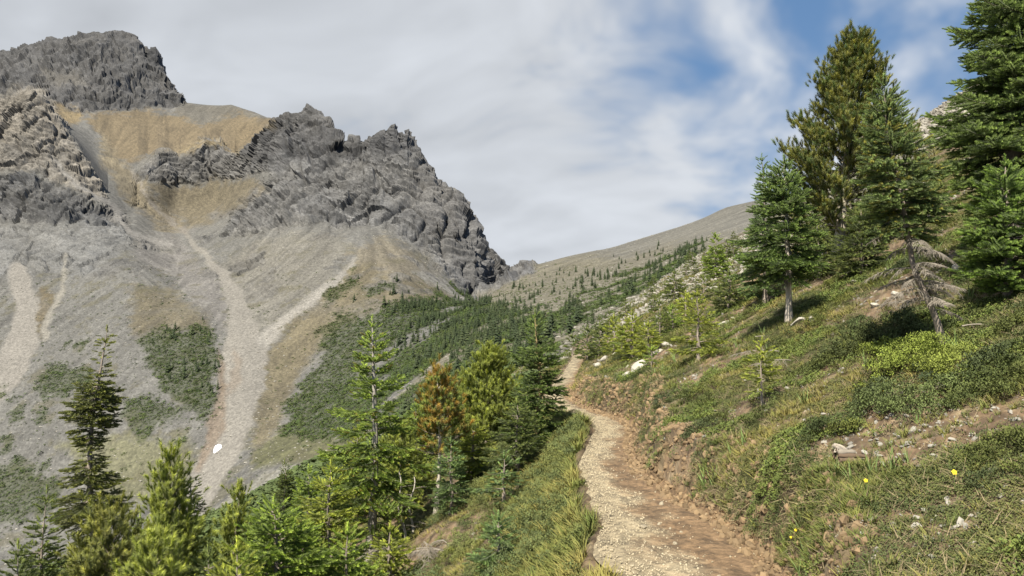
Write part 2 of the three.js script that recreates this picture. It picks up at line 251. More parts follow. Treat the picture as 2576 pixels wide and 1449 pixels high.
// ---------------------------------------------------------------- valley and mountain
// survey lines from near to far; each point: sight, sight, distance in metres
const clip = (a, b, list) => list.filter(p => p[0] >= a && p[0] <= b);
const LINES = [
  [12, EDGE],
  [16, [[-500, 1710, 330], [0, 1500, 330], [300, 1405, 330], [500, 1325, 320], [700, 1275, 290], [850, 1215, 240], [1000, 1150, 150], [1200, 1030, 120], [1400, 950, 90], [1600, 840, 90], [1760, 740, 95], [1890, 660, 105], [2100, 520, 130], [2300, 420, 160], [2576, 260, 190], [3000, 0, 210]]],
  [66, [[-500, 1560, 390], [0, 1410, 385], [300, 1340, 368], [500, 1278, 345], [650, 1205, 340], [850, 1152, 300], [1000, 1060, 230], [1200, 945, 190], [1400, 885, 170], [1480, 840, 180], [1600, 765, 210], [1760, 665, 300], [1890, 600, 350], [2300, 440, 400], [3000, 50, 400]]],
  [76, [[-500, 1200, 520], [0, 1100, 490], [200, 1050, 480], [400, 1010, 470], [550, 1005, 458], [620, 1000, 455], [700, 1008, 455], [850, 980, 440], [1000, 930, 400], [1200, 850, 330], [1400, 800, 300], [1600, 715, 380], [1760, 620, 480], [1890, 575, 500], [2300, 450, 550], [3000, 100, 550]]],
  [76, [[-500, 900, 640], [0, 850, 600], [150, 830, 600], [330, 790, 590], [470, 800, 575], [560, 830, 555], [610, 840, 545], [690, 805, 565], [850, 770, 565], [1000, 790, 530], [1190, 765, 560], [1300, 740, 560], [1450, 700, 600], [1600, 655, 650], [1760, 590, 700], [1890, 548, 720], [2300, 460, 750], [3000, 150, 750]]],
  [40, [[-500, 690, 780], [0, 640, 720], [150, 640, 715], [300, 620, 725], [430, 660, 740], [540, 690, 690], [620, 660, 715], [750, 610, 690], [870, 595, 685], [1000, 615, 680], [1100, 690, 670], [1190, 748, 690], [1243, 723, 730], [1300, 692, 760], [1350, 669, 800], [1440, 645, 830], [1520, 628, 850], [1600, 606, 870], [1700, 575, 890], [1760, 553, 900], [1820, 530, 915], [1890, 514, 930], [2100, 490, 950], [2300, 480, 950], [3000, 250, 950]]],
  [54, [[-500, 560, 800], [0, 545, 785], [100, 545, 775], [200, 555, 775], [300, 570, 785], [400, 600, 810], [480, 600, 830], [560, 590, 800], [650, 560, 770], [750, 540, 745], [870, 560, 730], [1000, 570, 720], [1100, 640, 705], [1160, 690, 705], [1190, 738, 705], [1243, 719, 745], [1300, 705, 800], [1440, 660, 870], [1890, 530, 970], [2300, 490, 980], [3000, 260, 980]]],
  [80, [[-500, 420, 850], [0, 425, 835], [60, 410, 835], [130, 430, 832], [200, 460, 830], [250, 505, 825], [330, 545, 840], [400, 520, 900], [450, 525, 925], [530, 520, 925], [600, 490, 880], [700, 455, 815], [850, 450, 775], [1000, 460, 750], [1100, 545, 735], [1160, 620, 722], [1200, 680, 722], [1243, 718, 760], [1300, 720, 850], [1440, 675, 910], [1890, 545, 1010], [2300, 500, 1010], [3000, 270, 1010]]],
  [16, [[-500, 250, 930], [-100, 250, 915], [0, 252, 900], [40, 236, 892], [75, 228, 890], [105, 233, 890], [130, 268, 890], [165, 320, 882], [200, 372, 872], [235, 430, 862], [270, 490, 850], [330, 500, 880], [345, 440, 950], [370, 405, 960], [400, 375, 965], [425, 378, 965], [450, 400, 968], [485, 372, 970], [520, 350, 972], [560, 365, 968], [590, 385, 955], [640, 345, 935], [690, 308, 918], [715, 293, 908], [735, 288, 905], [755, 280, 900], [772, 264, 900], [795, 277, 895], [815, 292, 890], [832, 308, 882], [845, 335, 870], [860, 368, 855], [870, 372, 850], [882, 346, 850], [900, 352, 848], [918, 370, 842], [935, 360, 838], [955, 345, 832], [975, 342, 828], [990, 318, 822], [1006, 350, 818], [1024, 332, 815], [1036, 362, 812], [1060, 392, 805], [1085, 425, 800], [1105, 462, 795], [1130, 468, 788], [1152, 478, 782], [1170, 510, 778], [1182, 545, 774], [1190, 590, 770], [1203, 602, 768], [1212, 640, 768], [1225, 690, 768], [1243, 720, 775], [1300, 735, 880], [1440, 690, 950], [1890, 560, 1050], [2300, 510, 1050], [3000, 280, 1050]]],
  [50, [[-500, 330, 1000], [0, 320, 980], [75, 310, 980], [130, 295, 985], [165, 322, 985], [200, 352, 985], [250, 392, 985], [300, 404, 985], [330, 407, 985], [370, 396, 995], [400, 372, 1005], [450, 388, 1010], [520, 358, 1010], [560, 372, 1005], [600, 396, 1000], [650, 366, 1000], [690, 345, 1000], [780, 380, 1000], [1000, 470, 950], [1190, 690, 900], [1243, 730, 900], [1300, 740, 930], [1440, 720, 1000], [1890, 600, 1100], [3000, 320, 1100]]],
  [72, [[-500, 280, 1180], [0, 265, 1160], [75, 255, 1150], [130, 268, 1140], [210, 282, 1140], [330, 277, 1180], [460, 276, 1220], [540, 290, 1200], [600, 300, 1150], [650, 310, 1100], [690, 325, 1080], [780, 400, 1060], [1000, 490, 1000], [1190, 660, 930], [1243, 680, 930], [1300, 715, 950], [1440, 740, 1050], [1890, 620, 1150], [3000, 340, 1150]]],
  [10, [[-500, 165, 1400], [-150, 150, 1400], [0, 136, 1400], [35, 132, 1400], [60, 122, 1400], [95, 117, 1400], [125, 106, 1400], [165, 101, 1400], [205, 94, 1400], [250, 93, 1400], [290, 87, 1400], [320, 90, 1395], [345, 99, 1390], [358, 122, 1385], [366, 137, 1385], [388, 126, 1380], [402, 150, 1370], [413, 168, 1360], [416, 192, 1345], [428, 212, 1330], [445, 235, 1310], [462, 261, 1290], [510, 265, 1270], [560, 268, 1250], [582, 266, 1240], [610, 275, 1210], [640, 283, 1180], [670, 295, 1150], [690, 303, 1130], [780, 345, 1100], [1000, 460, 1050], [1150, 590, 980], [1203, 606, 965], [1225, 611, 960], [1236, 625, 960], [1250, 640, 960], [1268, 655, 960], [1290, 674, 965], [1310, 684, 970], [1330, 690, 990], [1345, 674, 1150], [1356, 667, 1150], [1375, 680, 1150], [1440, 740, 1150], [1890, 640, 1250], [3000, 350, 1250]]],
  [0, [[-500, 400, 1900], [0, 380, 1900], [460, 420, 1700], [690, 420, 1600], [1000, 600, 1500], [1300, 760, 1400], [1890, 700, 1600], [3000, 400, 1600]]],
];
const CREST = new Set([8, 11]);
// what the ground is made of, plus cloud shade painted on the summit: [colour, roughness of relief, edge width, outline]
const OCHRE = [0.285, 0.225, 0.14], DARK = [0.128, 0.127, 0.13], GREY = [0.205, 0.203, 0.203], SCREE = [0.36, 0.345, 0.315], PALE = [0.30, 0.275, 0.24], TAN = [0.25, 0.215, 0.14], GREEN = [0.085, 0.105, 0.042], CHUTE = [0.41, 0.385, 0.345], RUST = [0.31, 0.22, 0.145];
const ZONES = [
  [[0.285, 0.26, 0.19], 0.10, 14, [[1100, 860], [1190, 748], [1300, 680], [1440, 630], [1890, 490], [2300, 440], [2300, 700], [1600, 800], [1400, 900], [1200, 960], [1000, 1000]]],
  [[0.275, 0.262, 0.225], 0.08, 20, [[1420, 640], [1890, 490], [2300, 440], [2300, 560], [1760, 600], [1560, 650]]],
  [GREY, 1, 12, [[560, 590], [600, 500], [690, 440], [600, 420], [640, 350], [690, 290], [780, 240], [1000, 300], [1210, 570], [1340, 660], [1340, 690], [1243, 730], [1190, 755], [1130, 700], [1050, 620], [960, 575], [900, 555], [850, 580], [800, 555], [740, 560], [660, 590]]],
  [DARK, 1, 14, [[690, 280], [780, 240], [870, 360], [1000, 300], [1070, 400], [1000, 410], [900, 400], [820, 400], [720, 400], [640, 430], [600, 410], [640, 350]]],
  [[0.175, 0.173, 0.175], 1, 12, [[1060, 390], [1200, 560], [1340, 660], [1340, 690], [1243, 730], [1190, 750], [1150, 690], [1080, 600], [1020, 560], [1030, 460]]],
  [DARK, 1, 8, [[-700, -50], [480, -50], [470, 262], [400, 272], [330, 276], [210, 282], [130, 272], [95, 228], [50, 232], [-700, 290]]],  // summit block: dark grey limestone, with cloud shadow painted into its colour
  [[0.19, 0.18, 0.165], 0.45, 16, [[100, 175], [190, 180], [220, 215], [130, 210]]],
  [[0.22, 0.205, 0.175], 0.25, 10, [[450, 262], [600, 262], [690, 300], [600, 310], [520, 320], [440, 290]]],
  [OCHRE, 0.16, 9, [[205, 288], [330, 279], [440, 285], [510, 315], [600, 290], [690, 300], [650, 345], [600, 385], [560, 372], [520, 348], [450, 392], [400, 378], [335, 412], [280, 390]]],
  [[0.36, 0.28, 0.16], 0.3, 7, [[130, 270], [195, 276], [205, 300], [170, 312], [140, 300]]],
  [[0.34, 0.275, 0.17], 0.4, 6, [[400, 372], [450, 378], [500, 352], [540, 342], [560, 362], [600, 382], [690, 308], [690, 322], [600, 400], [560, 380], [520, 362], [450, 400]]],
  [[0.195, 0.19, 0.185], 1, 7, [[335, 445], [400, 378], [425, 380], [450, 404], [485, 376], [520, 356], [560, 372], [600, 395], [640, 400], [620, 445], [480, 462], [380, 455]]],
  [[0.30, 0.255, 0.175], 0.35, 14, [[250, 330], [330, 430], [440, 540], [470, 575], [420, 580], [330, 520], [260, 420]]],
  [[0.255, 0.218, 0.15], 0.22, 14, [[370, 460], [480, 468], [640, 448], [650, 470], [590, 525], [530, 560], [470, 575], [410, 515]]],
  [PALE, 0.9, 9, [[-700, 240], [0, 240], [60, 222], [105, 226], [135, 270], [200, 380], [272, 500], [235, 500], [160, 460], [100, 432], [-700, 400]]],
  [[0.16, 0.16, 0.163], 1, 8, [[-700, 440], [80, 440], [150, 462], [210, 492], [300, 540], [330, 562], [270, 572], [150, 560], [-700, 548]]],
  [[0.275, 0.275, 0.272], 0.45, 14, [[-700, 552], [300, 572], [330, 600], [290, 650], [230, 690], [100, 690], [-700, 700]]],
  [[0.30, 0.285, 0.27], 0.22, 12, [[330, 590], [430, 590], [540, 690], [590, 770], [570, 830], [520, 800], [430, 700], [350, 660]]],
  [[0.30, 0.285, 0.25], 0.12, 16, [[560, 660], [640, 610], [760, 580], [850, 590], [880, 620], [820, 720], [720, 800], [650, 850], [600, 850], [570, 760]]],
  [TAN, 0.10, 16, [[670, 880], [780, 770], [880, 665], [960, 640], [1060, 690], [1170, 745], [1100, 760], [900, 790], [820, 850], [740, 960], [690, 1110], [640, 1150], [640, 1000]]],
  [[0.30, 0.265, 0.20], 0.08, 14, [[880, 640], [960, 590], [1060, 640], [1130, 720], [1000, 700]]],
  [[0.40, 0.385, 0.35], 0.1, 9, [[1040, 690], [1080, 680], [1185, 742], [1170, 752], [1120, 735]]],
  [[0.225, 0.185, 0.115], 0.1, 8, [[100, 720], [140, 735], [120, 800], [100, 850], [85, 800]]],
  [[0.23, 0.20, 0.135], 0.1, 22, [[330, 720], [430, 730], [520, 800], [520, 840], [340, 840]]],
  [[0.20, 0.20, 0.10], 0.08, 16, [[640, 1130], [720, 1080], [870, 1100], [1000, 1050], [1060, 1090], [850, 1160], [720, 1160], [640, 1180]]],
  [[0.37, 0.36, 0.32], 0.08, 10, [[500, 1310], [640, 1200], [740, 1165], [850, 1140], [850, 1160], [600, 1290]]],
  [[0.26, 0.255, 0.16], 0.08, 22, [[150, 1110], [300, 1100], [470, 1090], [500, 1180], [440, 1250], [250, 1250]]],
];
const GREENS = [ // mats of dwarf trees: outline, how closely grown
  [[[800, 840], [850, 770], [900, 800], [960, 770], [1030, 750], [1150, 735], [1200, 760], [1330, 785], [1420, 820], [1400, 880], [1300, 925], [1100, 1040], [1000, 1070], [870, 1106], [800, 1108], [712, 1098], [728, 1000], [790, 940], [810, 890]], 1],
  [[[822, 735], [870, 690], [895, 678], [890, 715], [850, 750], [815, 762]], 1],
  [[[912, 742], [960, 712], [1002, 700], [985, 730], [930, 752]], 0.9], [[[800, 760], [840, 755], [900, 790], [820, 800]], 0.6],
  [[[330, 850], [380, 826], [440, 838], [520, 828], [546, 865], [540, 960], [548, 1010], [520, 1050], [450, 1030], [400, 980], [372, 900]], 1],
  [[[305, 1005], [350, 985], [410, 1000], [470, 1035], [480, 1050], [380, 1060], [390, 1100], [350, 1112], [310, 1060]], 1],
  [[[75, 985], [120, 925], [150, 915], [215, 925], [230, 965], [180, 990], [110, 1008]], 0.95],
  [[[-300, 1215], [10, 1190], [70, 1180], [160, 1225], [150, 1290], [80, 1310], [-300, 1330]], 1],
  [[[-100, 990], [20, 985], [60, 995], [30, 1010], [-100, 1010]], 0.9], [[[30, 1165], [70, 1148], [120, 1155], [110, 1178], [45, 1180]], 0.9],
  [[[20, 1045], [50, 1030], [60, 1060], [25, 1065]], 0.8], [[[95, 1050], [140, 1048], [135, 1065], [98, 1062]], 0.8], [[[270, 1160], [310, 1155], [330, 1180], [290, 1190]], 0.8],
  [[[430, 1100], [480, 1095], [490, 1115], [445, 1118]], 0.8], [[[-50, 1130], [20, 1120], [30, 1140], [-50, 1150]], 0.8], [[[150, 860], [200, 850], [215, 880], [160, 880]], 0.6],
  [[[1440, 780], [1560, 700], [1700, 640], [1770, 620], [1760, 650], [1600, 740], [1480, 830], [1400, 860]], 0.75],
  [[[1330, 790], [1450, 740], [1540, 720], [1480, 790], [1400, 830]], 0.5],
];
function inside(poly, x, y) { // signed distance, + inside
  let inn = false, best = 1e9;
  for (let i = 0, j = poly.length - 1; i < poly.length; j = i++) {
    const [xi, yi] = poly[i], [xj, yj] = poly[j];
    if ((yi > y) !== (yj > y) && x < (xj - xi) * (y - yi) / (yj - yi) + xi) inn = !inn;
    const dx = xj - xi, dy = yj - yi, u = clamp(((x - xi) * dx + (y - yi) * dy) / (dx * dx + dy * dy), 0, 1), ex = x - xi - u * dx, ey = y - yi - u * dy, e = ex * ex + ey * ey; if (e < best) best = e;
  }
  return (inn ? 1 : -1) * Math.sqrt(best);
}
const bounds = poly => { const xs = poly.map(p => p[0]), ys = poly.map(p => p[1]); return [Math.min(...xs) - 40, Math.max(...xs) + 40, Math.min(...ys) - 40, Math.max(...ys) + 40]; };
const ZB = ZONES.map(z => bounds(z[3])), GB = GREENS.map(g => bounds(g[0]));
// debris chutes: centre line with half width
const CHUTES = [
  [[[470, 600, 5], [520, 640, 9], [560, 690, 14], [590, 760, 24], [612, 830, 42], [612, 900, 58], [605, 980, 50], [592, 1060, 45], [560, 1130, 46], [515, 1200, 42], [470, 1300, 40]], CHUTE, 0.02],
  [[[892, 660, 5], [830, 715, 8], [780, 755, 11], [720, 808, 13], [660, 860, 16]], [0.47, 0.445, 0.405], 0.02],
  [[[40, 690, 26], [70, 760, 26], [60, 850, 36], [20, 930, 40], [-40, 1000, 40]], [0.40, 0.375, 0.34], 0.02],
  [[[165, 640, 3], [155, 720, 7], [130, 790, 9], [110, 840, 8]], [0.42, 0.395, 0.345], 0.04],
  [[[130, 410, 3], [200, 465, 6], [270, 510, 7], [320, 575, 8], [420, 610, 9]], [0.44, 0.42, 0.395], 0.05],
  [[[330, 430, 3], [400, 530, 4], [470, 590, 5]], [0.42, 0.38, 0.33], 0.05],
];
const RUSTS = [[[545, 868], [556, 900], [558, 960], [572, 1020], [566, 1080], [530, 1130], [500, 1180], [486, 1180], [510, 1120], [522, 1060], [545, 1010], [540, 950]], [[565, 1000], [600, 960], [600, 900], [585, 880], [570, 940]]];
const RB = RUSTS.map(bounds);
function lineDistance(line, x, y) { let best = 1e9; for (let i = 0; i + 1 < line.length; i++) { const [x0, y0, w0] = line[i], [x1, y1, w1] = line[i + 1], dx = x1 - x0, dy = y1 - y0, u = clamp(((x - x0) * dx + (y - y0) * dy) / (dx * dx + dy * dy), 0, 1), e = Math.hypot(x - x0 - u * dx, y - y0 - u * dy) - lerp(w0, w1, u); if (e < best) best = e; } return best; }
const FAR = { P: null, N: null, green: null, cx: null, cy: null, rows: 0, cols: 0 };
{
  const T0 = bearingOf(-330), T1 = bearingOf(2010), NT = 900;
  const L = LINES.map(([n, pts], k) => { const rows = pts.map(([px, py, d]) => { const [t, s] = sight(px, py); return [t, d, s]; }); const it = CREST.has(k) ? linear : table; return { n, d: k === 0 ? edgeD : it(rows, 1), s: k === 0 ? edgeS : it(rows, 2) }; });
  const rows = L.reduce((a, l) => a + l.n, 0) + 1, cols = NT + 1, n = rows * cols;
  const pos = new Float32Array(n * 3), col = new Float32Array(n * 3), uv = new Float32Array(n * 2), rough = new Float32Array(n), green = new Float32Array(n), CHX = new Float32Array(n), CHY = new Float32Array(n);
  for (let i = 0; i < cols; i++) {
    const t = lerp(T0, T1, i / NT), D = L.map(l => l.d(t)), Hh = L.map((l, k) => EYE.y + l.s(t) * D[k]);
    for (let k = 1; k < D.length; k++) if (D[k] < D[k - 1] + 2) D[k] = D[k - 1] + 2;
    const prof = table(D.map((d, k) => [d, Hh[k]]), 1);
    let j = 0;
    for (let k = 0; k < L.length - 1; k++) for (let q = 0; q < L[k].n; q++, j++) { const d = lerp(D[k], D[k + 1], q / L[k].n), o = (i * rows + j) * 3; pos[o] = t * d; pos[o + 1] = prof(d); pos[o + 2] = -d; }
    const o = (i * rows + j) * 3, d = D[D.length - 1]; pos[o] = t * d; pos[o + 1] = Hh[Hh.length - 1]; pos[o + 2] = -d;
  }
  const idx = []; for (let i = 0; i < NT; i++) for (let j = 0; j < rows - 1; j++) { const a = i * rows + j, b = a + rows; idx.push(a, b, a + 1, a + 1, b, b + 1); }
  const g = new THREE.BufferGeometry(); g.setAttribute('position', new THREE.BufferAttribute(pos, 3)); g.setIndex(idx); g.computeVertexNormals();
  const N = g.attributes.normal.array; FAR.N0 = N;
  for (let v = 0; v < n; v++) {
    const x = pos[v * 3], y = pos[v * 3 + 1], z = pos[v * 3 + 2];
    let [cx, cy] = chart(x, y, z);
    const wob = 1 + sst(700, 1000, -z) * 0.0;
    const wx = fbm(x * 0.02, y * 0.02, z * 0.02, 3), wy = fbm(x * 0.02 + 50, y * 0.02, z * 0.02, 3), wf = n3(x * 0.12, y * 0.12, z * 0.12), wg = n3(x * 0.33, y * 0.33, z * 0.33);
    const wm2 = n3(x * 0.055 + 5, y * 0.02, z * 0.055), pk = 1 + 0 * wob; cx += (22 * wx + 4 * wf) * pk; cy += (18 * wy + 11 * wm2 + 4 * wg) * pk;
    const n1 = fbm(x * 0.035, y * 0.05, z * 0.035, 3);
    let c = [0.252, 0.247, 0.232], ro = 0.12;
    for (let a = 0; a < 3; a++) c[a] *= 1 + 0.22 * n1;
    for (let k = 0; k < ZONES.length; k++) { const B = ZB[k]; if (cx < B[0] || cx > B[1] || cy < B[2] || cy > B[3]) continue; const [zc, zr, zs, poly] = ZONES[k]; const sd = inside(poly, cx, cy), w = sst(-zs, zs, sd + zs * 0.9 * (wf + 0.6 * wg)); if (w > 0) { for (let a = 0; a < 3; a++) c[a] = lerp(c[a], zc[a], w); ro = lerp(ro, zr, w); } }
    { const oc = sst(0.06, 0.20, fbm(x * 0.022 + 40, y * 0.03, z * 0.022, 3) + 0.12 * wf) * sst(830, 700, cy) * sst(1180, 1080, cx) * sst(0.35, 0.2, ro) * sst(500, 560, cy); for (let a = 0; a < 3; a++) c[a] = lerp(c[a], [0.225, 0.218, 0.208][a], oc * 0.75); ro = lerp(ro, 0.42, oc); }
    // downhill stone streaks on the open slopes
    if (ro < 0.5) {
      const nl = Math.hypot(N[v * 3], N[v * 3 + 2]) + 1e-4, fx = N[v * 3] / nl, fz = N[v * 3 + 2] / nl, fy = -nl / Math.max(N[v * 3 + 1], 0.3); let st = 0;
      for (let q = -6; q <= 6; q++) { const e = q * 5.5; st += n3((x + fx * e) * 0.13, (y + fy * e) * 0.13, (z + fz * e) * 0.13) + 0.8 * n3((x + fx * e * 0.6) * 0.33, (y + fy * e * 0.6) * 0.33, (z + fz * e * 0.6) * 0.33); }
      st /= 13; const w = sst(0.5, 0.3, ro), k = 1 + 1.25 * w * st; for (let a = 0; a < 3; a++) c[a] *= k;
      // thin growth of grass and moss in ragged spots
      const tf = sst(0.08, 0.30, fbm(x * 0.06 + 3, y * 0.06, z * 0.06, 4) + 0.35 * wg * 0.5 + 0.10 * st) * sst(560, 680, cy) * 0.55 * w; const tuft = [0.17, 0.155, 0.085]; for (let a = 0; a < 3; a++) c[a] = lerp(c[a], tuft[a], tf);
    }
    if (ro > 0.3) { const bd = n3(x * 0.012, (y + 0.28 * x) * 0.10, z * 0.012) + 0.6 * n3(x * 0.03 + 9, (y + 0.28 * x) * 0.27, z * 0.03), wm = fbm(x * 0.02 + 30, y * 0.02, z * 0.02, 3); c[0] *= 1 + 0.36 * bd + 0.26 * wm; c[1] *= 1 + 0.36 * bd + 0.22 * wm; c[2] *= 1 + 0.36 * bd + 0.14 * wm; }
    for (const [line, cc, cr] of CHUTES) { const e = lineDistance(line, cx, cy), w = sst(6, -7, e + 5 * wf + 4 * wg); if (w > 0) { for (let a = 0; a < 3; a++) c[a] = lerp(c[a], cc[a] * (1 + 0.16 * n1), w); ro = lerp(ro, cr, w); } }
    for (let k = 0; k < RUSTS.length; k++) { const B = RB[k]; if (cx < B[0] || cx > B[1] || cy < B[2] || cy > B[3]) continue; const w = sst(-7, 8, inside(RUSTS[k], cx, cy) + 6 * wf) * (k ? 0.35 : 0.6); for (let a = 0; a < 3; a++) c[a] = lerp(c[a], RUST[a], w); }
    let gr = 0;
    for (let k = 0; k < GREENS.length; k++) { const B = GB[k]; if (cx < B[0] || cx > B[1] || cy < B[2] || cy > B[3]) continue; const w = sst(-20, 15, inside(GREENS[k][0], cx, cy) + 17 * wf + 11 * wg + 26 * n1 + 16 * wm2 - 8 * (1 - GREENS[k][1])) * (GREENS[k][1] > 0.9 ? 1 : sst(-0.3, 0.3, wf + n1 + GREENS[k][1] - 0.7)); gr = Math.max(gr, w); }
    { // looser cover toward the top of the forest and on the right
      const open = sst(0, 0.25, fbm(x * 0.018 + 7, 1.1, z * 0.018, 3) + 0.18 * sst(900, 1300, cx) * sst(940, 800, cy) - 0.06); gr *= 1 - 0.9 * open * sst(860, 960, cx);
    }
    green[v] = gr; for (let a = 0; a < 3; a++) c[a] = lerp(c[a], GREEN[a] * (1 + 0.3 * n1), sst(0.45, 0.95, gr) * 0.6);
    const spk = 1 + (0.10 * wg + 0.05 * wf + 0.24 * n3(x * 0.9, y * 0.9, z * 0.9)) * (ro < 0.05 ? 0.5 : 1); for (let a = 0; a < 3; a++) col[v * 3 + a] = c[a] * spk * lerp(0.63, 0.80, sst(0.3, 0.8, ro));
    rough[v] = ro; CHX[v] = cx; CHY[v] = cy;
  }
  let J8 = 0, J11 = 0; LINES.forEach(([q], k) => { if (k < 8) J8 += q; if (k < 11) J11 += q; });
  // relief: fluted and blocky rock, finer rubble on the slopes
  for (let v = 0; v < n; v++) {
    const j = v % rows; if (j < 14) continue;
    const cr = 1 - 0.72 * Math.max(Math.exp(-Math.pow((j - J8) / 16, 2)), Math.exp(-Math.pow((j - J11) / 14, 2)));
    const x = pos[v * 3], y = pos[v * 3 + 1], z = pos[v * 3 + 2], ro = rough[v], far = sst(380, 800, -z);
    let h = 0;
    if (ro > 0.15) {
      const ww = 9 * n3(x * 0.03, y * 0.03, z * 0.03), X = x + ww, Y = y + 0.28 * x, Z = z - ww;
      const big = ridged(X * 0.013, y * 0.005, Z * 0.013, 2) - 0.45, mid = ridged(X * 0.036, y * 0.011, Z * 0.036, 3) - 0.5;
      const wob2 = 9 * n3(x * 0.02, y * 0.02, z * 0.02), bs = (Y + wob2) / 13, bf = bs - Math.floor(bs), ledge = (bf < 0.8 ? bf / 0.8 : (1 - bf) / 0.2) - 0.5, bs2 = (Y + wob2 * 0.7) / 4.6, bf2 = bs2 - Math.floor(bs2), ledge2 = (bf2 < 0.75 ? bf2 / 0.75 : (1 - bf2) / 0.25) - 0.5;
      const broken = sst(-0.3, 0.2, fbm(x * 0.011 + 4, y * 0.016, z * 0.011, 2)), flute = ridged(x * 0.085, y * 0.014, z * 0.085, 2) - 0.4, crack = Math.pow(1 - Math.abs(n3(X * 0.045, y * 0.012, Z * 0.045)), 12), fineR = ridged(x * 0.23, y * 0.12, z * 0.23, 3) - 0.5;
      const tx = X * 0.9 + 0.25 * Y, ty = Y - 0.25 * X, f1 = facet(tx / 26, ty / 34, Z / 26), f2 = facet(tx / 10, ty / 12, Z / 10), f3 = facet(tx / 4.2, ty / 4.6, Z / 4.2);
      h += ro * ((22 * big * ro * ro + 9 * mid + 8 * f1[0]) * cr + (3.0 * ledge + 1.7 * ledge2) * (0.6 + broken) + (2.2 * flute - 8 * crack + 2.5 * f2[0]) * (0.35 + 0.65 * cr) + 0.95 * f3[0] * (0.5 + broken)) * sst(0.15, 0.5, ro);
      const tn = 1 + ro * (0.26 * (f1[1] - 0.5) + 0.30 * (f2[1] - 0.5) + 0.22 * (f3[1] - 0.5)); col[v * 3] *= tn; col[v * 3 + 1] *= tn; col[v * 3 + 2] *= tn;
    }
    h += (0.5 + 0.9 * far) * fbm(x * 0.2, y * 0.2, z * 0.2, 3) * (ro < 0.05 ? 0.03 : 0.06 + ro) + 4 * far * fbm(x * 0.012, 0.4, z * 0.012, 2) * (1 - ro);
    const dh = h * sst(14, 30, j);
    const k = 0.75; pos[v * 3] += N[v * 3] * dh * k; pos[v * 3 + 1] += (N[v * 3 + 1] * 0.8 + 0.25) * dh * k; pos[v * 3 + 2] += N[v * 3 + 2] * dh * k;
  }
  for (let v = 0; v < n; v++) { uv[v * 2] = (pos[v * 3] + 0.3 * pos[v * 3 + 1]) / 137; uv[v * 2 + 1] = (pos[v * 3 + 1] - 0.55 * pos[v * 3 + 2]) / 137; }
  g.attributes.position.needsUpdate = true; g.setAttribute('color', new THREE.BufferAttribute(col, 3)); g.setAttribute('uv', new THREE.BufferAttribute(uv, 2)); g.computeVertexNormals();
  const o = shade(new THREE.Mesh(g, M.rock)); o.name = 'mountain'; scene.add(o); tag(o, 'grey limestone mountain with ochre bowl, scree fans and valley slopes', 'mountain', null, 'structure');
  Object.assign(FAR, { P: pos, green, cx: CHX, cy: CHY, rows, cols, rough });
}
console.log('mountain');

// ---------------------------------------------------------------- leaf, needle and stone shapes
function tris(list) { const g = new THREE.BufferGeometry(); g.setAttribute('position', new THREE.Float32BufferAttribute(list, 3)); g.computeVertexNormals(); return g; }
function firShoot(seed, nn = 46) { // unit length along +Z, needles brushed up and forward
  const r = RNG(seed), o = [];
  for (let k = 0; k < nn; k++) {
    const z = 0.02 + 0.98 * k / nn, a = (r() - 0.5) * 4.4, len = (0.33 + 0.13 * r()) * (1 - 0.45 * Math.pow(z, 4)), f = 0.55 + 0.35 * r() + 0.5 * z * z * z;
    const dx = Math.sin(a), dy = Math.cos(a) * 0.8 + 0.1, L = Math.hypot(dx, dy, f), ex = dx / L * len, ey = dy / L * len, ez = f / L * len, w = 0.05;
    const wx = Math.cos(a) * w, wy = -Math.sin(a) * w; o.push(-wx, -wy, z - w * 0.4, wx, wy, z + w * 0.4, ex, ey, z + ez);
  }
  const q = 0.035; o.push(-q, 0, 0, q, 0, 0, 0, 0, 1, 0, -q, 0, 0, q, 0, 0, 0, 1); return tris(o);
}
function pineTuft(seed, nn = 66) {
  const r = RNG(seed), o = [];
  for (let k = 0; k < nn; k++) {
    const z = 0.1 + 0.75 * r(), a = r() * 6.283, len = 0.50 + 0.16 * r(), sp = 0.5 + 0.5 * r(), L = Math.hypot(sp, 1), ex = Math.cos(a) * sp / L * len, ey = Math.sin(a) * sp / L * len, ez = len / L, w = 0.026;
    o.push(-Math.sin(a) * w, Math.cos(a) * w, z, Math.sin(a) * w, -Math.cos(a) * w, z, ex, ey, z + ez * (0.6 + 0.4 * r()));
  }
  const q = 0.03; o.push(-q, 0, 0, q, 0, 0, 0, 0, 1); return tris(o);
}
const SHOOT = [firShoot(11), firShoot(12)], TUFT = [pineTuft(21), pineTuft(22)];
function grassTuft(seed, nb, spread, curve) { // unit height
  const r = RNG(seed), o = [];
  for (let k = 0; k < nb; k++) {
    const a = r() * 6.283, len = 0.6 + 0.5 * r(), bx = (r() - 0.5) * 0.35, bz = (r() - 0.5) * 0.35, s = spread * (0.3 + r()), w = 0.022 + 0.012 * r(), cx = Math.cos(a), cz = Math.sin(a), wx = -cz * w, wz = cx * w;
    const P = u => { const q = s * u + curve * u * u * s; return [bx + cx * q * len, len * (u - 0.32 * curve * s * u * u), bz + cz * q * len]; };
    const A = P(0), B = P(0.5), C = P(1);
    o.push(A[0] - wx, A[1], A[2] - wz, A[0] + wx, A[1], A[2] + wz, B[0] + wx * 0.8, B[1], B[2] + wz * 0.8, A[0] - wx, A[1], A[2] - wz, B[0] + wx * 0.8, B[1], B[2] + wz * 0.8, B[0] - wx * 0.8, B[1], B[2] - wz * 0.8, B[0] - wx * 0.8, B[1], B[2] - wz * 0.8, B[0] + wx * 0.8, B[1], B[2] + wz * 0.8, C[0], C[1], C[2]);
  }
  return tris(o);
}
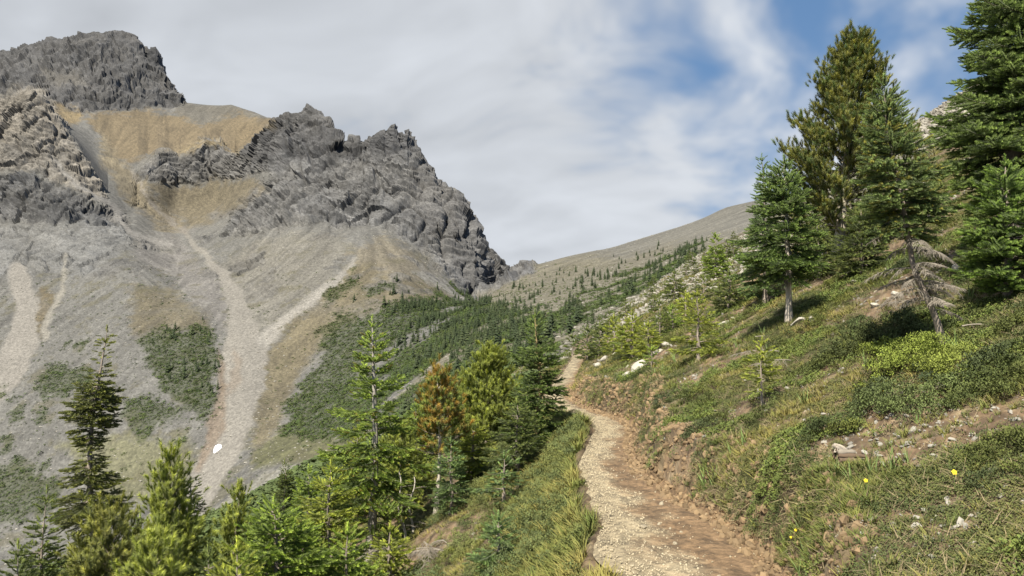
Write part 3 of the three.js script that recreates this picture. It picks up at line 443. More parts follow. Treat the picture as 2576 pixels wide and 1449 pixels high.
function leafMat(seed, nl, lw, ls = 1) { // cushion of small leaves, unit across
  const r = RNG(seed), o = [];
  for (let k = 0; k < nl; k++) {
    const a = r() * 6.283, rad = Math.sqrt(r()) * 0.5, x = Math.cos(a) * rad, z = Math.sin(a) * rad, y = (0.12 + 0.38 * r()) * (1 - rad * rad * 2.2), b = r() * 6.283, len = (0.13 + 0.08 * r()) * ls, tilt = 0.25 + 0.9 * r();
    const dx = Math.cos(b) * Math.cos(tilt) * len, dy = Math.sin(tilt) * len, dz = Math.sin(b) * Math.cos(tilt) * len, sx = -Math.sin(b) * len * lw, sz = Math.cos(b) * len * lw;
    o.push(x, y, z, x + dx * 0.55 + sx, y + dy * 0.55 + 0.012, z + dz * 0.55 + sz, x + dx, y + dy, z + dz, x, y, z, x + dx, y + dy, z + dz, x + dx * 0.55 - sx, y + dy * 0.55 + 0.012, z + dz * 0.55 - sz);
  }
  return tris(o);
}
function twigMat(seed, n) { const r = RNG(seed), o = []; for (let k = 0; k < n; k++) { const a = r() * 6.283, x = (r() - 0.5) * 0.7, z = (r() - 0.5) * 0.7, y = r() * 0.15, L = 0.3 + 0.4 * r(), up = r() * 0.5, dx = Math.cos(a) * L, dz = Math.sin(a) * L, w = 0.018; o.push(x - Math.sin(a) * w, y, z + Math.cos(a) * w, x + Math.sin(a) * w, y, z - Math.cos(a) * w, x + dx, y + up * L, z + dz); } return tris(o); }
function rockGeometry(seed, sx, sy, sz, detail = 1) {
  const g = new THREE.IcosahedronGeometry(1, detail), p = g.attributes.position, r = RNG(seed), planes = [];
  for (let k = 0; k < 9; k++) { const n = V(r() - 0.5, r() - 0.5, r() - 0.5).normalize(); planes.push([n, 0.55 + 0.35 * r()]); }
  const cc = []; const v = V(0, 0, 0);
  for (let k = 0; k < p.count; k++) {
    v.fromBufferAttribute(p, k); for (const [n, d] of planes) { const e = v.dot(n); if (e > d) v.addScaledVector(n, d - e); }
    v.multiplyScalar(1 + 0.10 * n3(v.x * 3 + seed, v.y * 3, v.z * 3)); p.setXYZ(k, v.x * sx, v.y * sy, v.z * sz);
    const c = 1 + 0.35 * n3(v.x * 2.5 + seed, v.y * 5, v.z * 2.5); cc.push(0.38 * c, 0.355 * c, 0.305 * c);
  }
  g.setAttribute('color', new THREE.Float32BufferAttribute(cc, 3)); g.computeVertexNormals(); return g;
}

// ---------------------------------------------------------------- conifers
const UP = V(0, 1, 0);
function conifer(o) {
  // o: h, crown (start of crown 0..1), R, gap, per (branches per whorl), kind fir|pine, size (shoot length), colors [[old],[new]], curve(u)->offset, bare (inner bare share), low, top (pitch), density
  const r = RNG(o.seed), G = new THREE.Group(), wood = new MB(), shoots = [[], []];
  const off = o.curve || (u => V(0.04 * o.h * n3(o.seed * 1.7, u * 2, 3), 0, 0.04 * o.h * n3(5, u * 2, o.seed * 2.3)));
  const C = u => { const q = off(u); return V(q.x, u * o.h, q.z); };
  const tp = []; for (let k = 0; k <= 22; k++) tp.push(C(k / 22)); tp[0].y -= 0.12;
  const r0 = o.trunk || o.h * 0.02, wc = o.barkColor || [0.25, 0.21, 0.175];
  wood.tube(tp, u => r0 * ((1 + 0.5 * Math.pow(1 - Math.min(u * 9, 1), 2)) * Math.pow(1 - u, 0.85) + 0.03), 0, 9, wc, 0.22, o.seed);
  const size = (o.size || 0.075) * 1.06, step = size * (o.step || 0.52);
  const put = (p, d, s, fresh) => {
    const k = r() < 0.5 ? 0 : 1, c0 = o.colors[0], c1 = o.colors[1], c2 = o.colors[2], w = fresh ? 0.55 + 0.45 * r() : 0.45 * r(), v = 0.75 + 0.5 * r(); let c = [0, 1, 2].map(a => lerp(c0[a], c1[a], w) * v);
    if (c2 && r() < (o.odd || 0.1)) c = c2.map(a => a * v);
    shoots[k].push([frame(p, d, s, (r() - 0.5) * 0.8), c]);
  };
  const lineTo = (u0, len, az, pitch, sagA, upA, from) => { const n = Math.max(4, Math.ceil(len / 0.12)), pts = [], q = from.clone(); for (let k = 0; k <= n; k++) { pts.push(q.clone()); const s = k / n, a = pitch - sagA * Math.sin(s * 2.2) + upA * s * s; q.add(V(Math.cos(az) * Math.cos(a), Math.sin(a), Math.sin(az) * Math.cos(a)).multiplyScalar(len / n)); } return pts; };
  let u = o.crown, az = r() * 6;
  const gap = o.gap * 0.88 / o.h;
  while (u < 0.975) {
    const q = (u - o.crown) / (1 - o.crown), prof = o.profile ? o.profile(q) : Math.pow(1 - q, o.pow || 0.85) * (0.55 + 0.45 * sst(0, 0.18, q));
    const nb = Math.max(2, Math.round(o.per * 1.2 * (0.7 + 0.6 * r()) * (q > 0.85 ? 0.7 : 1)));
    for (let b = 0; b < nb; b++) {
      az += 2.399 + (r() - 0.5) * 0.8;
      let len = o.R * prof * (0.62 + 0.55 * r()); if (o.wind) len *= 1 + o.wind * Math.cos(az - o.windTo); if (len < 0.05) len = 0.05;
      const uu = clamp(u + (r() - 0.5) * gap * 0.8, 0, 0.99), pitch = lerp(o.low, o.top, Math.pow(q, 1.4)) + (r() - 0.5) * 0.35;
      const pts = lineTo(uu, len, az, pitch, o.sag ?? 0.35, o.upturn ?? 0.7, C(uu));
      if (len > 0.12) wood.tube(pts, r0 * 0.16 * (0.5 + 0.5 * prof) + 0.0025, 0.0015, 3, wc);
      const n = Math.max(1, Math.floor(len / step)), at = s => { const f = s * (pts.length - 1), k = Math.min(Math.floor(f), pts.length - 2); return [pts[k].clone().lerp(pts[k + 1], f - k), pts[k + 1].clone().sub(pts[k]).normalize()]; };
      const bare = (o.bare ?? 0.2) * (len > 0.3 ? 1 : 0.3);
      for (let k = 0; k <= n; k++) {
        const s = k / n; if (s < bare) continue; if (r() > (o.density ?? 1)) continue;
        const [p, d] = at(s);
        if (o.kind === 'pine') {
          if (s > 0.35 || r() < 0.35) put(p, d.clone().addScaledVector(UP, 0.5).add(V(r() - 0.5, r() - 0.3, r() - 0.5).multiplyScalar(1.1)), size * (0.85 + 0.4 * r()), s > 0.8);
          const m = Math.round((1 - Math.abs(s - 0.65)) * 4.2 * Math.min(1, len / 0.4));
          for (let e = 0; e < m; e++) { const dd = d.clone().add(V(r() - 0.5, r() * 0.7 - 0.15, r() - 0.5).multiplyScalar(1.9)).normalize(), tl = size * (0.6 + 1.3 * r()); put(p.clone().addScaledVector(dd, tl), dd.addScaledVector(UP, 0.6), size * (0.8 + 0.4 * r()), r() < 0.3); }
        } else {
          put(p, d, size * (0.85 + 0.3 * r()), k === n);
          if (len > 0.14 && s < 0.97) for (const side of [-1, 1]) {
            if (r() < 0.12) continue;
            const lat = V(-Math.sin(az), 0, Math.cos(az)).multiplyScalar(side), td = d.clone().multiplyScalar(0.75).addScaledVector(lat, 0.85).addScaledVector(UP, (r() - 0.62) * 0.5).normalize();
            const tl = Math.min(0.34 * len, (1.02 - s) * len * 0.85 + 0.01) * (0.6 + 0.6 * r()), tn = Math.max(1, Math.round(tl / (step * 1.15)));
            for (let e = 1; e <= tn; e++) { const f = e / tn; put(p.clone().addScaledVector(td, tl * f * 0.9).add(V(0, -0.12 * tl * f * f, 0)), td.clone().addScaledVector(UP, 0.15 * f).add(V(r() - 0.5, (r() - 0.5) * 0.6, r() - 0.5).multiplyScalar(0.4)), size * (0.8 + 0.35 * r()), e === tn && r() < 0.8); }
          }
        }
      }
    }
    u += gap * (1 - 0.45 * q) * (0.75 + 0.5 * r());
  }
  put(C(0.985), V(0, 1, 0), size * 1.3, true); for (let k = 0; k < 4; k++) put(C(0.96), V(Math.cos(k * 1.57), 1.2, Math.sin(k * 1.57)), size, true);
  wood.build('trunk', M.bark, G);
  const shapes = o.kind === 'pine' ? TUFT : SHOOT;
  shoots.forEach((l, k) => { if (l.length) { const f = scatter('foliage', shapes[k], M.needle, l, G); f.userData.kind = 'stuff'; } });
  for (const b of o.dead || []) deadBranch(G, C(b[0]), b[1], b[2], b[3], o.seed + b[0] * 1000 + b[1] * 10, b[4] || o.fine || 1);
  G.userData.shoots = undefined; delete G.userData.shoots; TOTAL.shoots += shoots[0].length + shoots[1].length; TOTAL.of[o.name] = shoots[0].length + shoots[1].length;
  return G;
}
const TOTAL = { shoots: 0, of: {} };
function deadBranch(parent, from, az, len, droop, seed, fine = 1) { // bare grey branch with hanging side twigs
  const r = RNG(Math.floor(seed * 7) + 3), mb = new MB(), col = [0.255, 0.225, 0.185], q = from.clone(), pts = [], n = 10;
  for (let k = 0; k <= n; k++) { pts.push(q.clone()); const s = k / n, a = 0.15 - droop * s * 1.1, w = az + 0.35 * n3(seed, s * 3, 1); q.add(V(Math.cos(w) * Math.cos(a), Math.sin(a), Math.sin(w) * Math.cos(a)).multiplyScalar(len / n)); }
  mb.tube(pts, 0.0035 + 0.006 * len, 0.0013, 4, col);
  for (let k = 2; k <= n; k++) for (let e = 0; e < 2 * fine; e++) {
    const side = e % 2 ? 1 : -1, w = az + side * (0.6 + 0.6 * r()), tl = len * (0.22 + 0.28 * r()) * (1.15 - 0.6 * k / n), tp = [], p = pts[k].clone().lerp(pts[Math.max(k - 1, 0)], r());
    for (let m = 0; m <= 5; m++) { tp.push(p.clone()); const a = 0.1 - droop * (0.3 + m / 5) * 1.1; p.add(V(Math.cos(w) * Math.cos(a), Math.sin(a), Math.sin(w) * Math.cos(a)).multiplyScalar(tl / 5)); }
    mb.tube(tp, 0.0026, 0.0011, 3, col);
    for (let m = 1; m < 5; m++) { const ww = w + (r() - 0.5) * 2.2, l2 = tl * 0.28 * (0.6 + r()), a = -droop * 0.9 - 0.2, p2 = tp[m].clone(), p3 = p2.clone().add(V(Math.cos(ww) * Math.cos(a), Math.sin(a), Math.sin(ww) * Math.cos(a)).multiplyScalar(l2)); mb.tube([p2, p2.clone().lerp(p3, 0.5).add(V(0, 0.008, 0)), p3], 0.0017, 0.0009, 3, col); }
  }
  return mb.build('dead_branch', M.bark, parent);
}
function plantTree(name, label, pos, o, group) { o.name = label; const G = conifer(o); G.name = numbered(name); G.position.copy(pos); scene.add(G); tag(G, label, 'tree', group); return G; }
function heightTo(pos, py) { const [, s] = sight(CX, py); return EYE.y + s * -pos.z - pos.y; }
const FIR = [[0.124, 0.167, 0.032], [0.313, 0.378, 0.054]], FIRY = [[0.167, 0.184, 0.03], [0.367, 0.378, 0.049]], DARKFIR = [[0.075, 0.097, 0.025], [0.175, 0.20, 0.038]], BLUEFIR = [[0.09, 0.13, 0.047], [0.21, 0.285, 0.092]], PINE = [[0.162, 0.184, 0.029], [0.346, 0.356, 0.049]], PINED = [[0.13, 0.14, 0.027], [0.292, 0.27, 0.043]];
const mk = (px, d, top) => { const p = groundBelow(px, d); return [p, heightTo(p, top)]; };

{ // ---- left of the trail
  let [p, h] = mk(250, 12, 822);
  plantTree('spruce_tree', 'tall narrow ragged spruce at far left with gappy dark crown', p, { seed: 3, h, crown: 0.08, R: 0.85, pow: 0.6, gap: 0.125, per: 5, kind: 'fir', size: 0.085, colors: [[0.075, 0.085, 0.026], [0.21, 0.21, 0.042]], low: -0.25, top: 0.2, sag: 0.3, upturn: 0.5, bare: 0.12, trunk: 0.085, density: 0.95, curve: u => V(0.10 * u + 0.13 * Math.sin(u * 7), 0, 0.1 * u),
    profile: q => (0.26 + 0.85 * Math.pow(1 - q, 1.2)) * (0.76 + 0.34 * Math.sin(q * 26)) * sst(1.04, 0.84, q), dead: [[0.2, 0.4, 0.5, 0.9], [0.24, 2.4, 0.55, 0.9], [0.3, 0.9, 0.45, 0.8], [0.42, 0.7, 0.4, 0.9]] });
  [p, h] = mk(440, 9, 1132);
  plantTree('pine_tree', 'bushy yellow-green pine at the bottom, right of the tall ragged spruce', p, { seed: 5, h, crown: 0.1, R: 0.62, gap: 0.13, per: 4, kind: 'pine', size: 0.10, colors: PINE, low: 0.3, top: 1.0, sag: 0.1, upturn: 0.6, bare: 0.15, trunk: 0.045, pow: 0.7 });
  [p, h] = mk(487, 13.5, 1150);
  plantTree('fir_tree', 'thin dark fir with bare spiky branches behind the bushy pine', p, { seed: 6, h, crown: 0.1, R: 0.7, gap: 0.15, per: 4, kind: 'fir', size: 0.07, colors: DARKFIR, low: -0.15, top: 0.35, bare: 0.15, trunk: 0.045, density: 0.75, pow: 0.9 });
  [p, h] = mk(603, 10.5, 1222);
  plantTree('pine_tree', 'small bright pine poking up between bushy pine and low fir boughs', p, { seed: 8, h, crown: 0.1, R: 0.42, gap: 0.13, per: 4, kind: 'pine', size: 0.10, colors: PINE, low: 0.4, top: 1.1, sag: 0.05, upturn: 0.5, bare: 0.1, trunk: 0.035, pow: 0.75 });
  [p, h] = mk(270, 7.5, 1300);
  plantTree('pine_tree', 'low spreading pine in the bottom left corner before the spruce', p, { seed: 9, h, crown: 0.12, R: 0.75, gap: 0.13, per: 4, kind: 'pine', size: 0.095, colors: PINED, low: 0.2, top: 0.9, sag: 0.1, upturn: 0.5, bare: 0.15, trunk: 0.045, pow: 0.55 });
  [p, h] = mk(130, 9, 1230);
  plantTree('spruce_tree', 'short dark spruce beside the foot of the tall ragged spruce', p, { seed: 10, h, crown: 0.1, R: 0.7, gap: 0.13, per: 5, kind: 'fir', size: 0.075, colors: DARKFIR, low: -0.2, top: 0.5, trunk: 0.04, density: 0.8 });
  [p, h] = mk(690, 7.6, 1262);
  plantTree('fir_tree', 'broad bright green fir with layered boughs at bottom edge', p, { seed: 12, h, crown: 0.12, R: 0.95, gap: 0.12, per: 5, kind: 'fir', size: 0.072, colors: FIR, low: -0.05, top: 0.55, sag: 0.25, upturn: 0.6, trunk: 0.045, pow: 0.7 });
  [p, h] = mk(835, 9.6, 1165);
  plantTree('fir_tree', 'yellowish fir crowding the left side of the tall tiered fir', p, { seed: 13, h, crown: 0.12, R: 0.7, gap: 0.14, per: 4, kind: 'fir', size: 0.072, colors: FIRY, low: -0.05, top: 0.5, trunk: 0.04, pow: 0.75 });
  [p, h] = mk(530, 6.9, 1385);
  plantTree('fir_tree', 'dark low fir at the bottom edge below the bushy pine', p, { seed: 14, h, crown: 0.1, R: 0.6, gap: 0.12, per: 5, kind: 'fir', size: 0.07, colors: DARKFIR, low: -0.1, top: 0.5, trunk: 0.04, pow: 0.7 });
  p = groundAt(930, 1412); h = heightTo(p, 800);
  plantTree('fir_tree', 'tall tiered fir with bare grey lower trunk left of the orange pine', p, { seed: 15, h, crown: 0.17, R: 1.02, gap: 0.25, per: 4, kind: 'fir', size: 0.078, colors: [...FIR, [0.24, 0.20, 0.03]], odd: 0.05, low: -0.12, top: 0.62, sag: 0.25, upturn: 0.55, bare: 0.10, trunk: 0.075, barkColor: [0.33, 0.30, 0.265], pow: 0.8, curve: u => V(0.05 * Math.sin(u * 4) + 0.05 * u, 0, 0),
    dead: [[0.12, 0.6, 0.6, 0.8], [0.15, 5.6, 0.45, 1.0], [0.10, 3.6, 0.4, 0.7], [0.2, 0.2, 0.5, 1.1], [0.06, 0.1, 0.7, 0.3]] });
  [p, h] = mk(1098, 12, 935);
  plantTree('pine_tree', 'sickly pine with orange-brown needles and bare pale trunk', p, { seed: 16, h, crown: 0.42, R: 0.42, gap: 0.13, per: 4, kind: 'pine', size: 0.105, colors: [[0.27, 0.19, 0.028], [0.38, 0.215, 0.026], [0.19, 0.215, 0.03]], odd: 0.45, low: 0.15, top: 1.0, sag: 0.05, upturn: 0.9, bare: 0.3, trunk: 0.04, barkColor: [0.50, 0.45, 0.38], pow: 0.5, density: 1, curve: u => V(0.06 * Math.sin(u * 3), 0, 0),
    dead: [[0.36, 0.1, 0.35, -0.3], [0.42, 3.2, 0.38, -0.2], [0.5, 0.3, 0.36, -0.5], [0.47, 2.6, 0.35, -0.1], [0.3, 2.9, 0.3, 0.1], [0.55, 3.6, 0.3, -0.2], [0.33, 6.0, 0.22, -0.3]] });
  [p, h] = mk(1228, 15, 897);
  plantTree('pine_tree', 'rounded yellow-green pine between the orange pine and tall dark fir', p, { seed: 17, h, crown: 0.06, R: 0.78, gap: 0.13, per: 5, kind: 'pine', size: 0.11, colors: PINE, low: 0.25, top: 1.1, sag: 0.1, upturn: 0.6, bare: 0.2, trunk: 0.05, pow: 0.5 });
  [p, h] = mk(1352, 12, 785);
  plantTree('fir_tree', 'dark pointed fir with pale leader beside the trail bend', p, { seed: 18, h, crown: 0.08, R: 0.55, gap: 0.105, per: 5, kind: 'fir', size: 0.062, colors: [[0.085, 0.12, 0.03], [0.20, 0.255, 0.055]], low: -0.15, top: 0.7, trunk: 0.04, barkColor: [0.32, 0.25, 0.12], pow: 0.75, density: 0.95, profile: q => (q > 0.7 ? 0.42 * Math.pow((1 - q) / 0.3, 0.7) : (0.95 - 0.45 * q)) * (0.85 + 0.2 * Math.sin(q * 23)) });
  [p, h] = mk(1300, 11, 1010);
  plantTree('fir_tree', 'dark fir leaning against the left of the pointed fir', p, { seed: 19, h, crown: 0.08, R: 0.55, gap: 0.11, per: 5, kind: 'fir', size: 0.062, colors: DARKFIR, low: -0.1, top: 0.6, trunk: 0.03, pow: 0.7, density: 0.9 });
  [p, h] = mk(1135, 11.2, 1108);
  plantTree('fir_tree', 'small dark fir in front of the bare trunk of orange pine', p, { seed: 20, h, crown: 0.12, R: 0.40, gap: 0.10, per: 4, kind: 'fir', size: 0.06, colors: BLUEFIR, low: -0.05, top: 0.6, trunk: 0.028, pow: 0.8 });
  [p, h] = mk(1268, 9.6, 1148);
  plantTree('fir_tree', 'small fir with a spindly stem above the lowest young fir', p, { seed: 22, h, crown: 0.28, R: 0.40, gap: 0.10, per: 4, kind: 'fir', size: 0.06, colors: [...BLUEFIR, [0.2, 0.17, 0.03]], odd: 0.2, low: -0.05, top: 0.6, trunk: 0.026, pow: 0.8 });
  [p, h] = mk(1255, 7.3, 1305);
  plantTree('fir_tree', 'young blue-green fir at the bottom left of the trail', p, { seed: 23, h, crown: 0.12, R: 0.34, gap: 0.09, per: 4, kind: 'fir', size: 0.058, colors: BLUEFIR, low: 0, top: 0.6, trunk: 0.022, pow: 0.65 });
  for (const [px, d, top, R, label, colors, kind] of [[720, 24, 1160, 0.5, 'far small conifer seen over the yellowish fir', DARKFIR, 'fir'], [905, 17, 1075, 0.5, 'small fir half hidden behind the tall tiered fir', FIRY, 'fir'], [1010, 14, 1075, 0.55, 'yellowish pine bush filling the gap right of the tiered fir', PINE, 'pine'], [1050, 16, 1020, 0.6, 'green fir standing behind the orange pine', FIR, 'fir'], [1165, 17, 985, 0.6, 'dark fir tucked behind the rounded pine', DARKFIR, 'fir'], [770, 8.6, 1330, 0.55, 'low green fir before the foot of the tiered fir', FIR, 'fir'], [355, 11, 1300, 0.5, 'short fir between the ragged spruce and bushy pine', FIR, 'fir'], [615, 6.6, 1372, 0.6, 'lowest bright fir boughs at bottom edge left of the broad fir', FIRY, 'fir'], [880, 8.0, 1335, 0.5, 'dense low fir at the bottom in front of the bare trunk', FIR, 'fir'], [985, 9.0, 1330, 0.42, 'low fir right of the bare grey trunk', FIRY, 'fir'], [410, 6.8, 1352, 0.6, 'yellowish low pine at bottom edge under the bushy pine', PINE, 'pine'], [780, 12.5, 1180, 0.55, 'green fir rising behind the yellowish fir', FIR, 'fir'], [1190, 13, 1060, 0.5, 'shrubby fir below the rounded pine', FIRY, 'fir'], [60, 8, 1370, 0.6, 'dark low fir in the extreme bottom left corner', DARKFIR, 'fir']]) {
    [p, h] = mk(px, d, top); plantTree(kind + '_tree', label, p, { seed: px, h: Math.max(h, 0.5), crown: 0.08, R, gap: 0.12, per: 5, kind, size: kind === 'pine' ? 0.1 : 0.072, colors, low: kind === 'pine' ? 0.3 : -0.05, top: kind === 'pine' ? 1.0 : 0.6, trunk: 0.035, pow: 0.7, bare: 0.12 });
  }
  // dead stems and a heap of bare branches between the firs
  for (const [px, d, top, lean, label] of [[1020, 11.5, 1172, -0.10, 'bleached dead stem forked beside the tiered fir'], [1035, 11.6, 1180, 0.03, 'thin bleached dead pole behind the forked stem']]) {
    [p, h] = mk(px, d, top); const G = new THREE.Group(); G.name = numbered('dead_tree'); G.position.copy(p); scene.add(G); tag(G, label, 'dead tree');
    const mb = new MB(), pts = []; for (let k = 0; k <= 10; k++) pts.push(V(lean * k / 10 + 0.04 * Math.sin(k * 0.9), h * k / 10 - 0.08, 0.03 * Math.sin(k)));
    mb.tube(pts, 0.022, 0.007, 7, [0.46, 0.42, 0.36], 0.2, px); mb.build('trunk', M.bark, G);
    for (let k = 3; k < 9; k++) deadBranch(G, pts[k], k * 2.3, 0.28 - 0.012 * k, 0.25, px + k, 0.5);
  }
  p = groundBelow(1085, 9.4);
  { const G = new THREE.Group(); G.name = numbered('dead_branch_heap'); G.position.copy(p); scene.add(G); tag(G, 'tangle of bare grey dead branches under the small fir', 'branches'); const r = RNG(41); for (let k = 0; k < 9; k++) deadBranch(G, V((r() - 0.5) * 0.5, 0.05 + 0.2 * r(), (r() - 0.5) * 0.4), r() * 6.28, 0.4 + 0.25 * r(), 0.55 + 0.4 * r(), 300 + k, 1.5).name = 'branch'; }
}
console.log('left trees', TOTAL.shoots);
{ // ---- right of the trail
  let p, h;
  p = groundAt(1985, 812); h = heightTo(p, 398);
  plantTree('fir_tree', 'green fir with grey dead skirt and bare trunk at slope edge', p, { seed: 31, h, fine: 2, crown: 0.30, R: 0.75, gap: 0.10, per: 5, kind: 'fir', size: 0.068, colors: [[0.085, 0.125, 0.032], [0.21, 0.28, 0.058]], low: -0.2, top: 0.75, sag: 0.3, upturn: 0.6, trunk: 0.05, barkColor: [0.42, 0.37, 0.31], pow: 0.75, wind: 0.22, windTo: Math.PI, curve: u => V(-0.05 * u, 0, 0.05 * Math.sin(3 * u)), bare: 0.1,
    dead: [[0.27, 2.9, 0.32, 1.2], [0.28, 1.2, 0.2, 1.5], [0.30, 0.2, 0.18, 1.5], [0.25, 2.2, 0.25, 1.4], [0.26, 4.4, 0.2, 1.5]] });
  [p, h] = mk(1922, 14.5, 392);
  plantTree('fir_tree', 'slim fir spire rising behind the fir with dead skirt', p, { seed: 32, h, crown: 0.1, R: 0.55, gap: 0.13, per: 5, kind: 'fir', size: 0.07, colors: BLUEFIR, low: -0.1, top: 0.5, trunk: 0.045, profile: q => q > 0.55 ? 0.36 * Math.pow((1 - q) / 0.45, 0.6) : 0.9 - 0.9 * q });
  p = groundAt(2110, 640); h = heightTo(p, 108);
  plantTree('pine_tree', 'largest pine, olive green and broad, in the right tree group', p, { seed: 33, h, crown: 0.05, R: 1.6, gap: 0.25, per: 6.5, kind: 'pine', size: 0.135, colors: [[0.12, 0.125, 0.024], [0.29, 0.26, 0.042], [0.10, 0.135, 0.03]], odd: 0.3, low: 0.15, top: 1.15, sag: 0.15, upturn: 0.7, bare: 0.25, trunk: 0.11, barkColor: [0.42, 0.37, 0.30], pow: 0.62, curve: u => V(0.42 * u, 0, 0) });
  p = groundAt(2372, 880); h = heightTo(p, 190);
  { const bx = k => k * -p.z / F; // sideways run of the bent stem
    const cv = table([[0, 0, 0], [0.12, bx(-28), 0], [0.22, bx(-45), 0], [0.35, bx(-70), 0], [0.5, bx(-92), 0], [0.75, bx(-122), 0], [1, bx(-136), 0]], 1);
    plantTree('fir_tree', 'fir on a bent bare trunk with dead drooping lower branches', p, { seed: 34, h, fine: 2, crown: 0.43, R: 0.43, gap: 0.075, per: 5, kind: 'fir', size: 0.052, colors: [[0.09, 0.12, 0.036], [0.215, 0.27, 0.08], [0.26, 0.235, 0.04]], odd: 0.1, low: -0.15, top: 0.85, sag: 0.3, upturn: 0.6, trunk: 0.03, barkColor: [0.27, 0.225, 0.185], pow: 0.55, bare: 0.1, curve: u => V(cv(u) + 0.022 * Math.sin(u * 17) * sst(0.6, 0.2, u), 0, 0.03 * Math.sin(u * 13)), profile: q => Math.pow(1 - q, 0.72) * (0.75 + 0.25 * sst(0, 0.15, q)),
      dead: (() => { const q = RNG(71); return [...Array(26).keys()].map(() => [0.12 + 0.32 * q(), q() * 6.28, 0.18 + 0.26 * q(), 0.4 + 0.75 * q()]); })() }); }
  [p, h] = mk(2578, 8.4, -420);
  plantTree('fir_tree', 'big dark fir cut by the right edge of the view', p, { seed: 35, h, crown: 0.12, R: 0.88, gap: 0.12, per: 7, kind: 'fir', size: 0.068, colors: [[0.095, 0.13, 0.034], [0.22, 0.28, 0.06]], low: -0.1, top: 0.5, sag: 0.25, upturn: 0.6, trunk: 0.085, pow: 0.5, bare: 0.12 });
  [p, h] = mk(2540, 7.2, 405);
  plantTree('fir_tree', 'lower bushy green fir before the big fir at right edge', p, { seed: 36, h, crown: 0.08, R: 0.50, gap: 0.095, per: 6, kind: 'fir', size: 0.062, colors: [[0.09, 0.135, 0.028], [0.22, 0.30, 0.048]], low: 0, top: 0.45, sag: 0.2, upturn: 0.55, trunk: 0.04, pow: 0.5, bare: 0.1 });
  p = groundAt(1757, 905); h = heightTo(p, 738);
  plantTree('fir_tree', 'small scraggly fir alone on the grassy slope above the trail', p, { seed: 37, h, crown: 0.12, R: 0.42, gap: 0.085, per: 4, kind: 'fir', size: 0.066, colors: FIRY, low: 0, top: 0.6, trunk: 0.03, density: 0.75, profile: q => q < 0.28 ? 1 : q < 0.42 ? 0.35 : 0.62 * Math.pow((1 - q) / 0.58, 0.6) });
  p = groundAt(1800, 700); h = heightTo(p, 592);
  plantTree('fir_tree', 'small neat conical fir left of the fir with dead skirt', p, { seed: 38, h, crown: 0.06, R: 0.50, gap: 0.11, per: 5, kind: 'fir', size: 0.10, colors: FIR, low: -0.05, top: 0.6, trunk: 0.035 });
  p = groundAt(1918, 1030); h = heightTo(p, 862);
  plantTree('fir_tree', 'knee-high seedling fir with a thin stem on the slope', p, { seed: 39, h, crown: 0.3, R: 0.20, gap: 0.07, per: 4, kind: 'fir', size: 0.052, colors: FIRY, low: 0, top: 0.5, trunk: 0.014, pow: 0.5 });
  for (const [px, py, top, R, label, colors] of [[1478, 905, 832, 0.35, 'dark conifer at the lower end of the slope-edge row', DARKFIR], [1508, 898, 826, 0.32, 'second dark conifer from the lower end of slope-edge row', DARKFIR], [1545, 885, 800, 0.34, 'slim olive conifer in the slope-edge row above white boulder', FIRY], [1590, 905, 790, 0.42, 'taller olive conifer in the slope-edge row', FIRY], [1632, 895, 818, 0.40, 'stout olive conifer right of the taller one', FIRY], [1660, 850, 762, 0.25, 'thin half-bare conifer near the top of the pale scree', DARKFIR], [1565, 880, 838, 0.25, 'low conifer bush in the slope-edge row', FIR], [1440, 895, 850, 0.25, 'small conifer nearest the trail end', DARKFIR], [1692, 830, 775, 0.42, 'spreading low fir at the end of the scree', FIR], [1725, 800, 745, 0.32, 'low fir just left of the scraggly fir', FIRY], [1640, 925, 890, 0.30, 'yellow-green dwarf fir above the pale slab', FIR], [1770, 760, 700, 0.35, 'dark dwarf fir below the neat conical fir', DARKFIR], [1835, 780, 690, 0.45, 'bushy dark fir below the dead-skirt fir boughs', DARKFIR], [2060, 700, 560, 0.5, 'dark undergrowth fir beneath the largest pine', DARKFIR], [2170, 690, 520, 0.55, 'dark fir between the largest pine and bent fir', DARKFIR], [2480, 690, 560, 0.35, 'low dark fir bush at foot of the right edge firs', DARKFIR]]) {
    p = groundAt(px, py); h = Math.max(0.3, heightTo(p, top)); const sc = clamp(-p.z / 12, 0.8, 2);
    plantTree('fir_tree', label, p, { seed: px + 7, h, crown: 0.06, R: Math.min(R, h * 0.6) * (sc > 1 ? 1.1 : 1), gap: 0.085 * sc, per: 5, kind: 'fir', size: 0.065 * sc, colors, low: -0.05, top: 0.65, trunk: 0.02 + 0.006 * h, pow: 0.75, density: 0.9 });
  }
  { // small conifers dotted over the rocky slope beyond the bend
    const r = RNG(555), protos = [0, 1, 2].map(k => { const G = conifer({ name: 'p' + k, seed: 700 + k, h: 1, crown: 0.06, R: 0.30 + 0.05 * k, gap: 0.13, per: 5, kind: 'fir', size: 0.105, colors: DARKFIR, low: -0.05, top: 0.65, trunk: 0.03, pow: 0.75, density: 0.85 }); return G; });
    let n = 0; for (let k = 0; k < 900 && n < 18; k++) { const t = 0.065 + 0.24 * r(), d = 22 + 34 * Math.sqrt(r()), x = t * d; if (d > edgeD(t) * 0.985 || onTrail(x, d) > 0 || fbm(x * 0.2, 3, d * 0.2, 2) < -0.02) continue; const G = protos[n % 3].clone(); G.name = numbered('dwarf_conifer'); const hh = 0.35 + 0.55 * r() * r() + 0.2 * r(); G.position.set(x, Hnear(x, -d), -d); G.scale.set(hh * (0.9 + 0.5 * r()), hh, hh * (0.9 + 0.5 * r())); G.rotation.y = r() * 6; scene.add(G); tag(G, 'small conifer dotted on the stony slope above and beyond the bend', 'tree', 'small conifers on the stony slope'); n++; }
  }
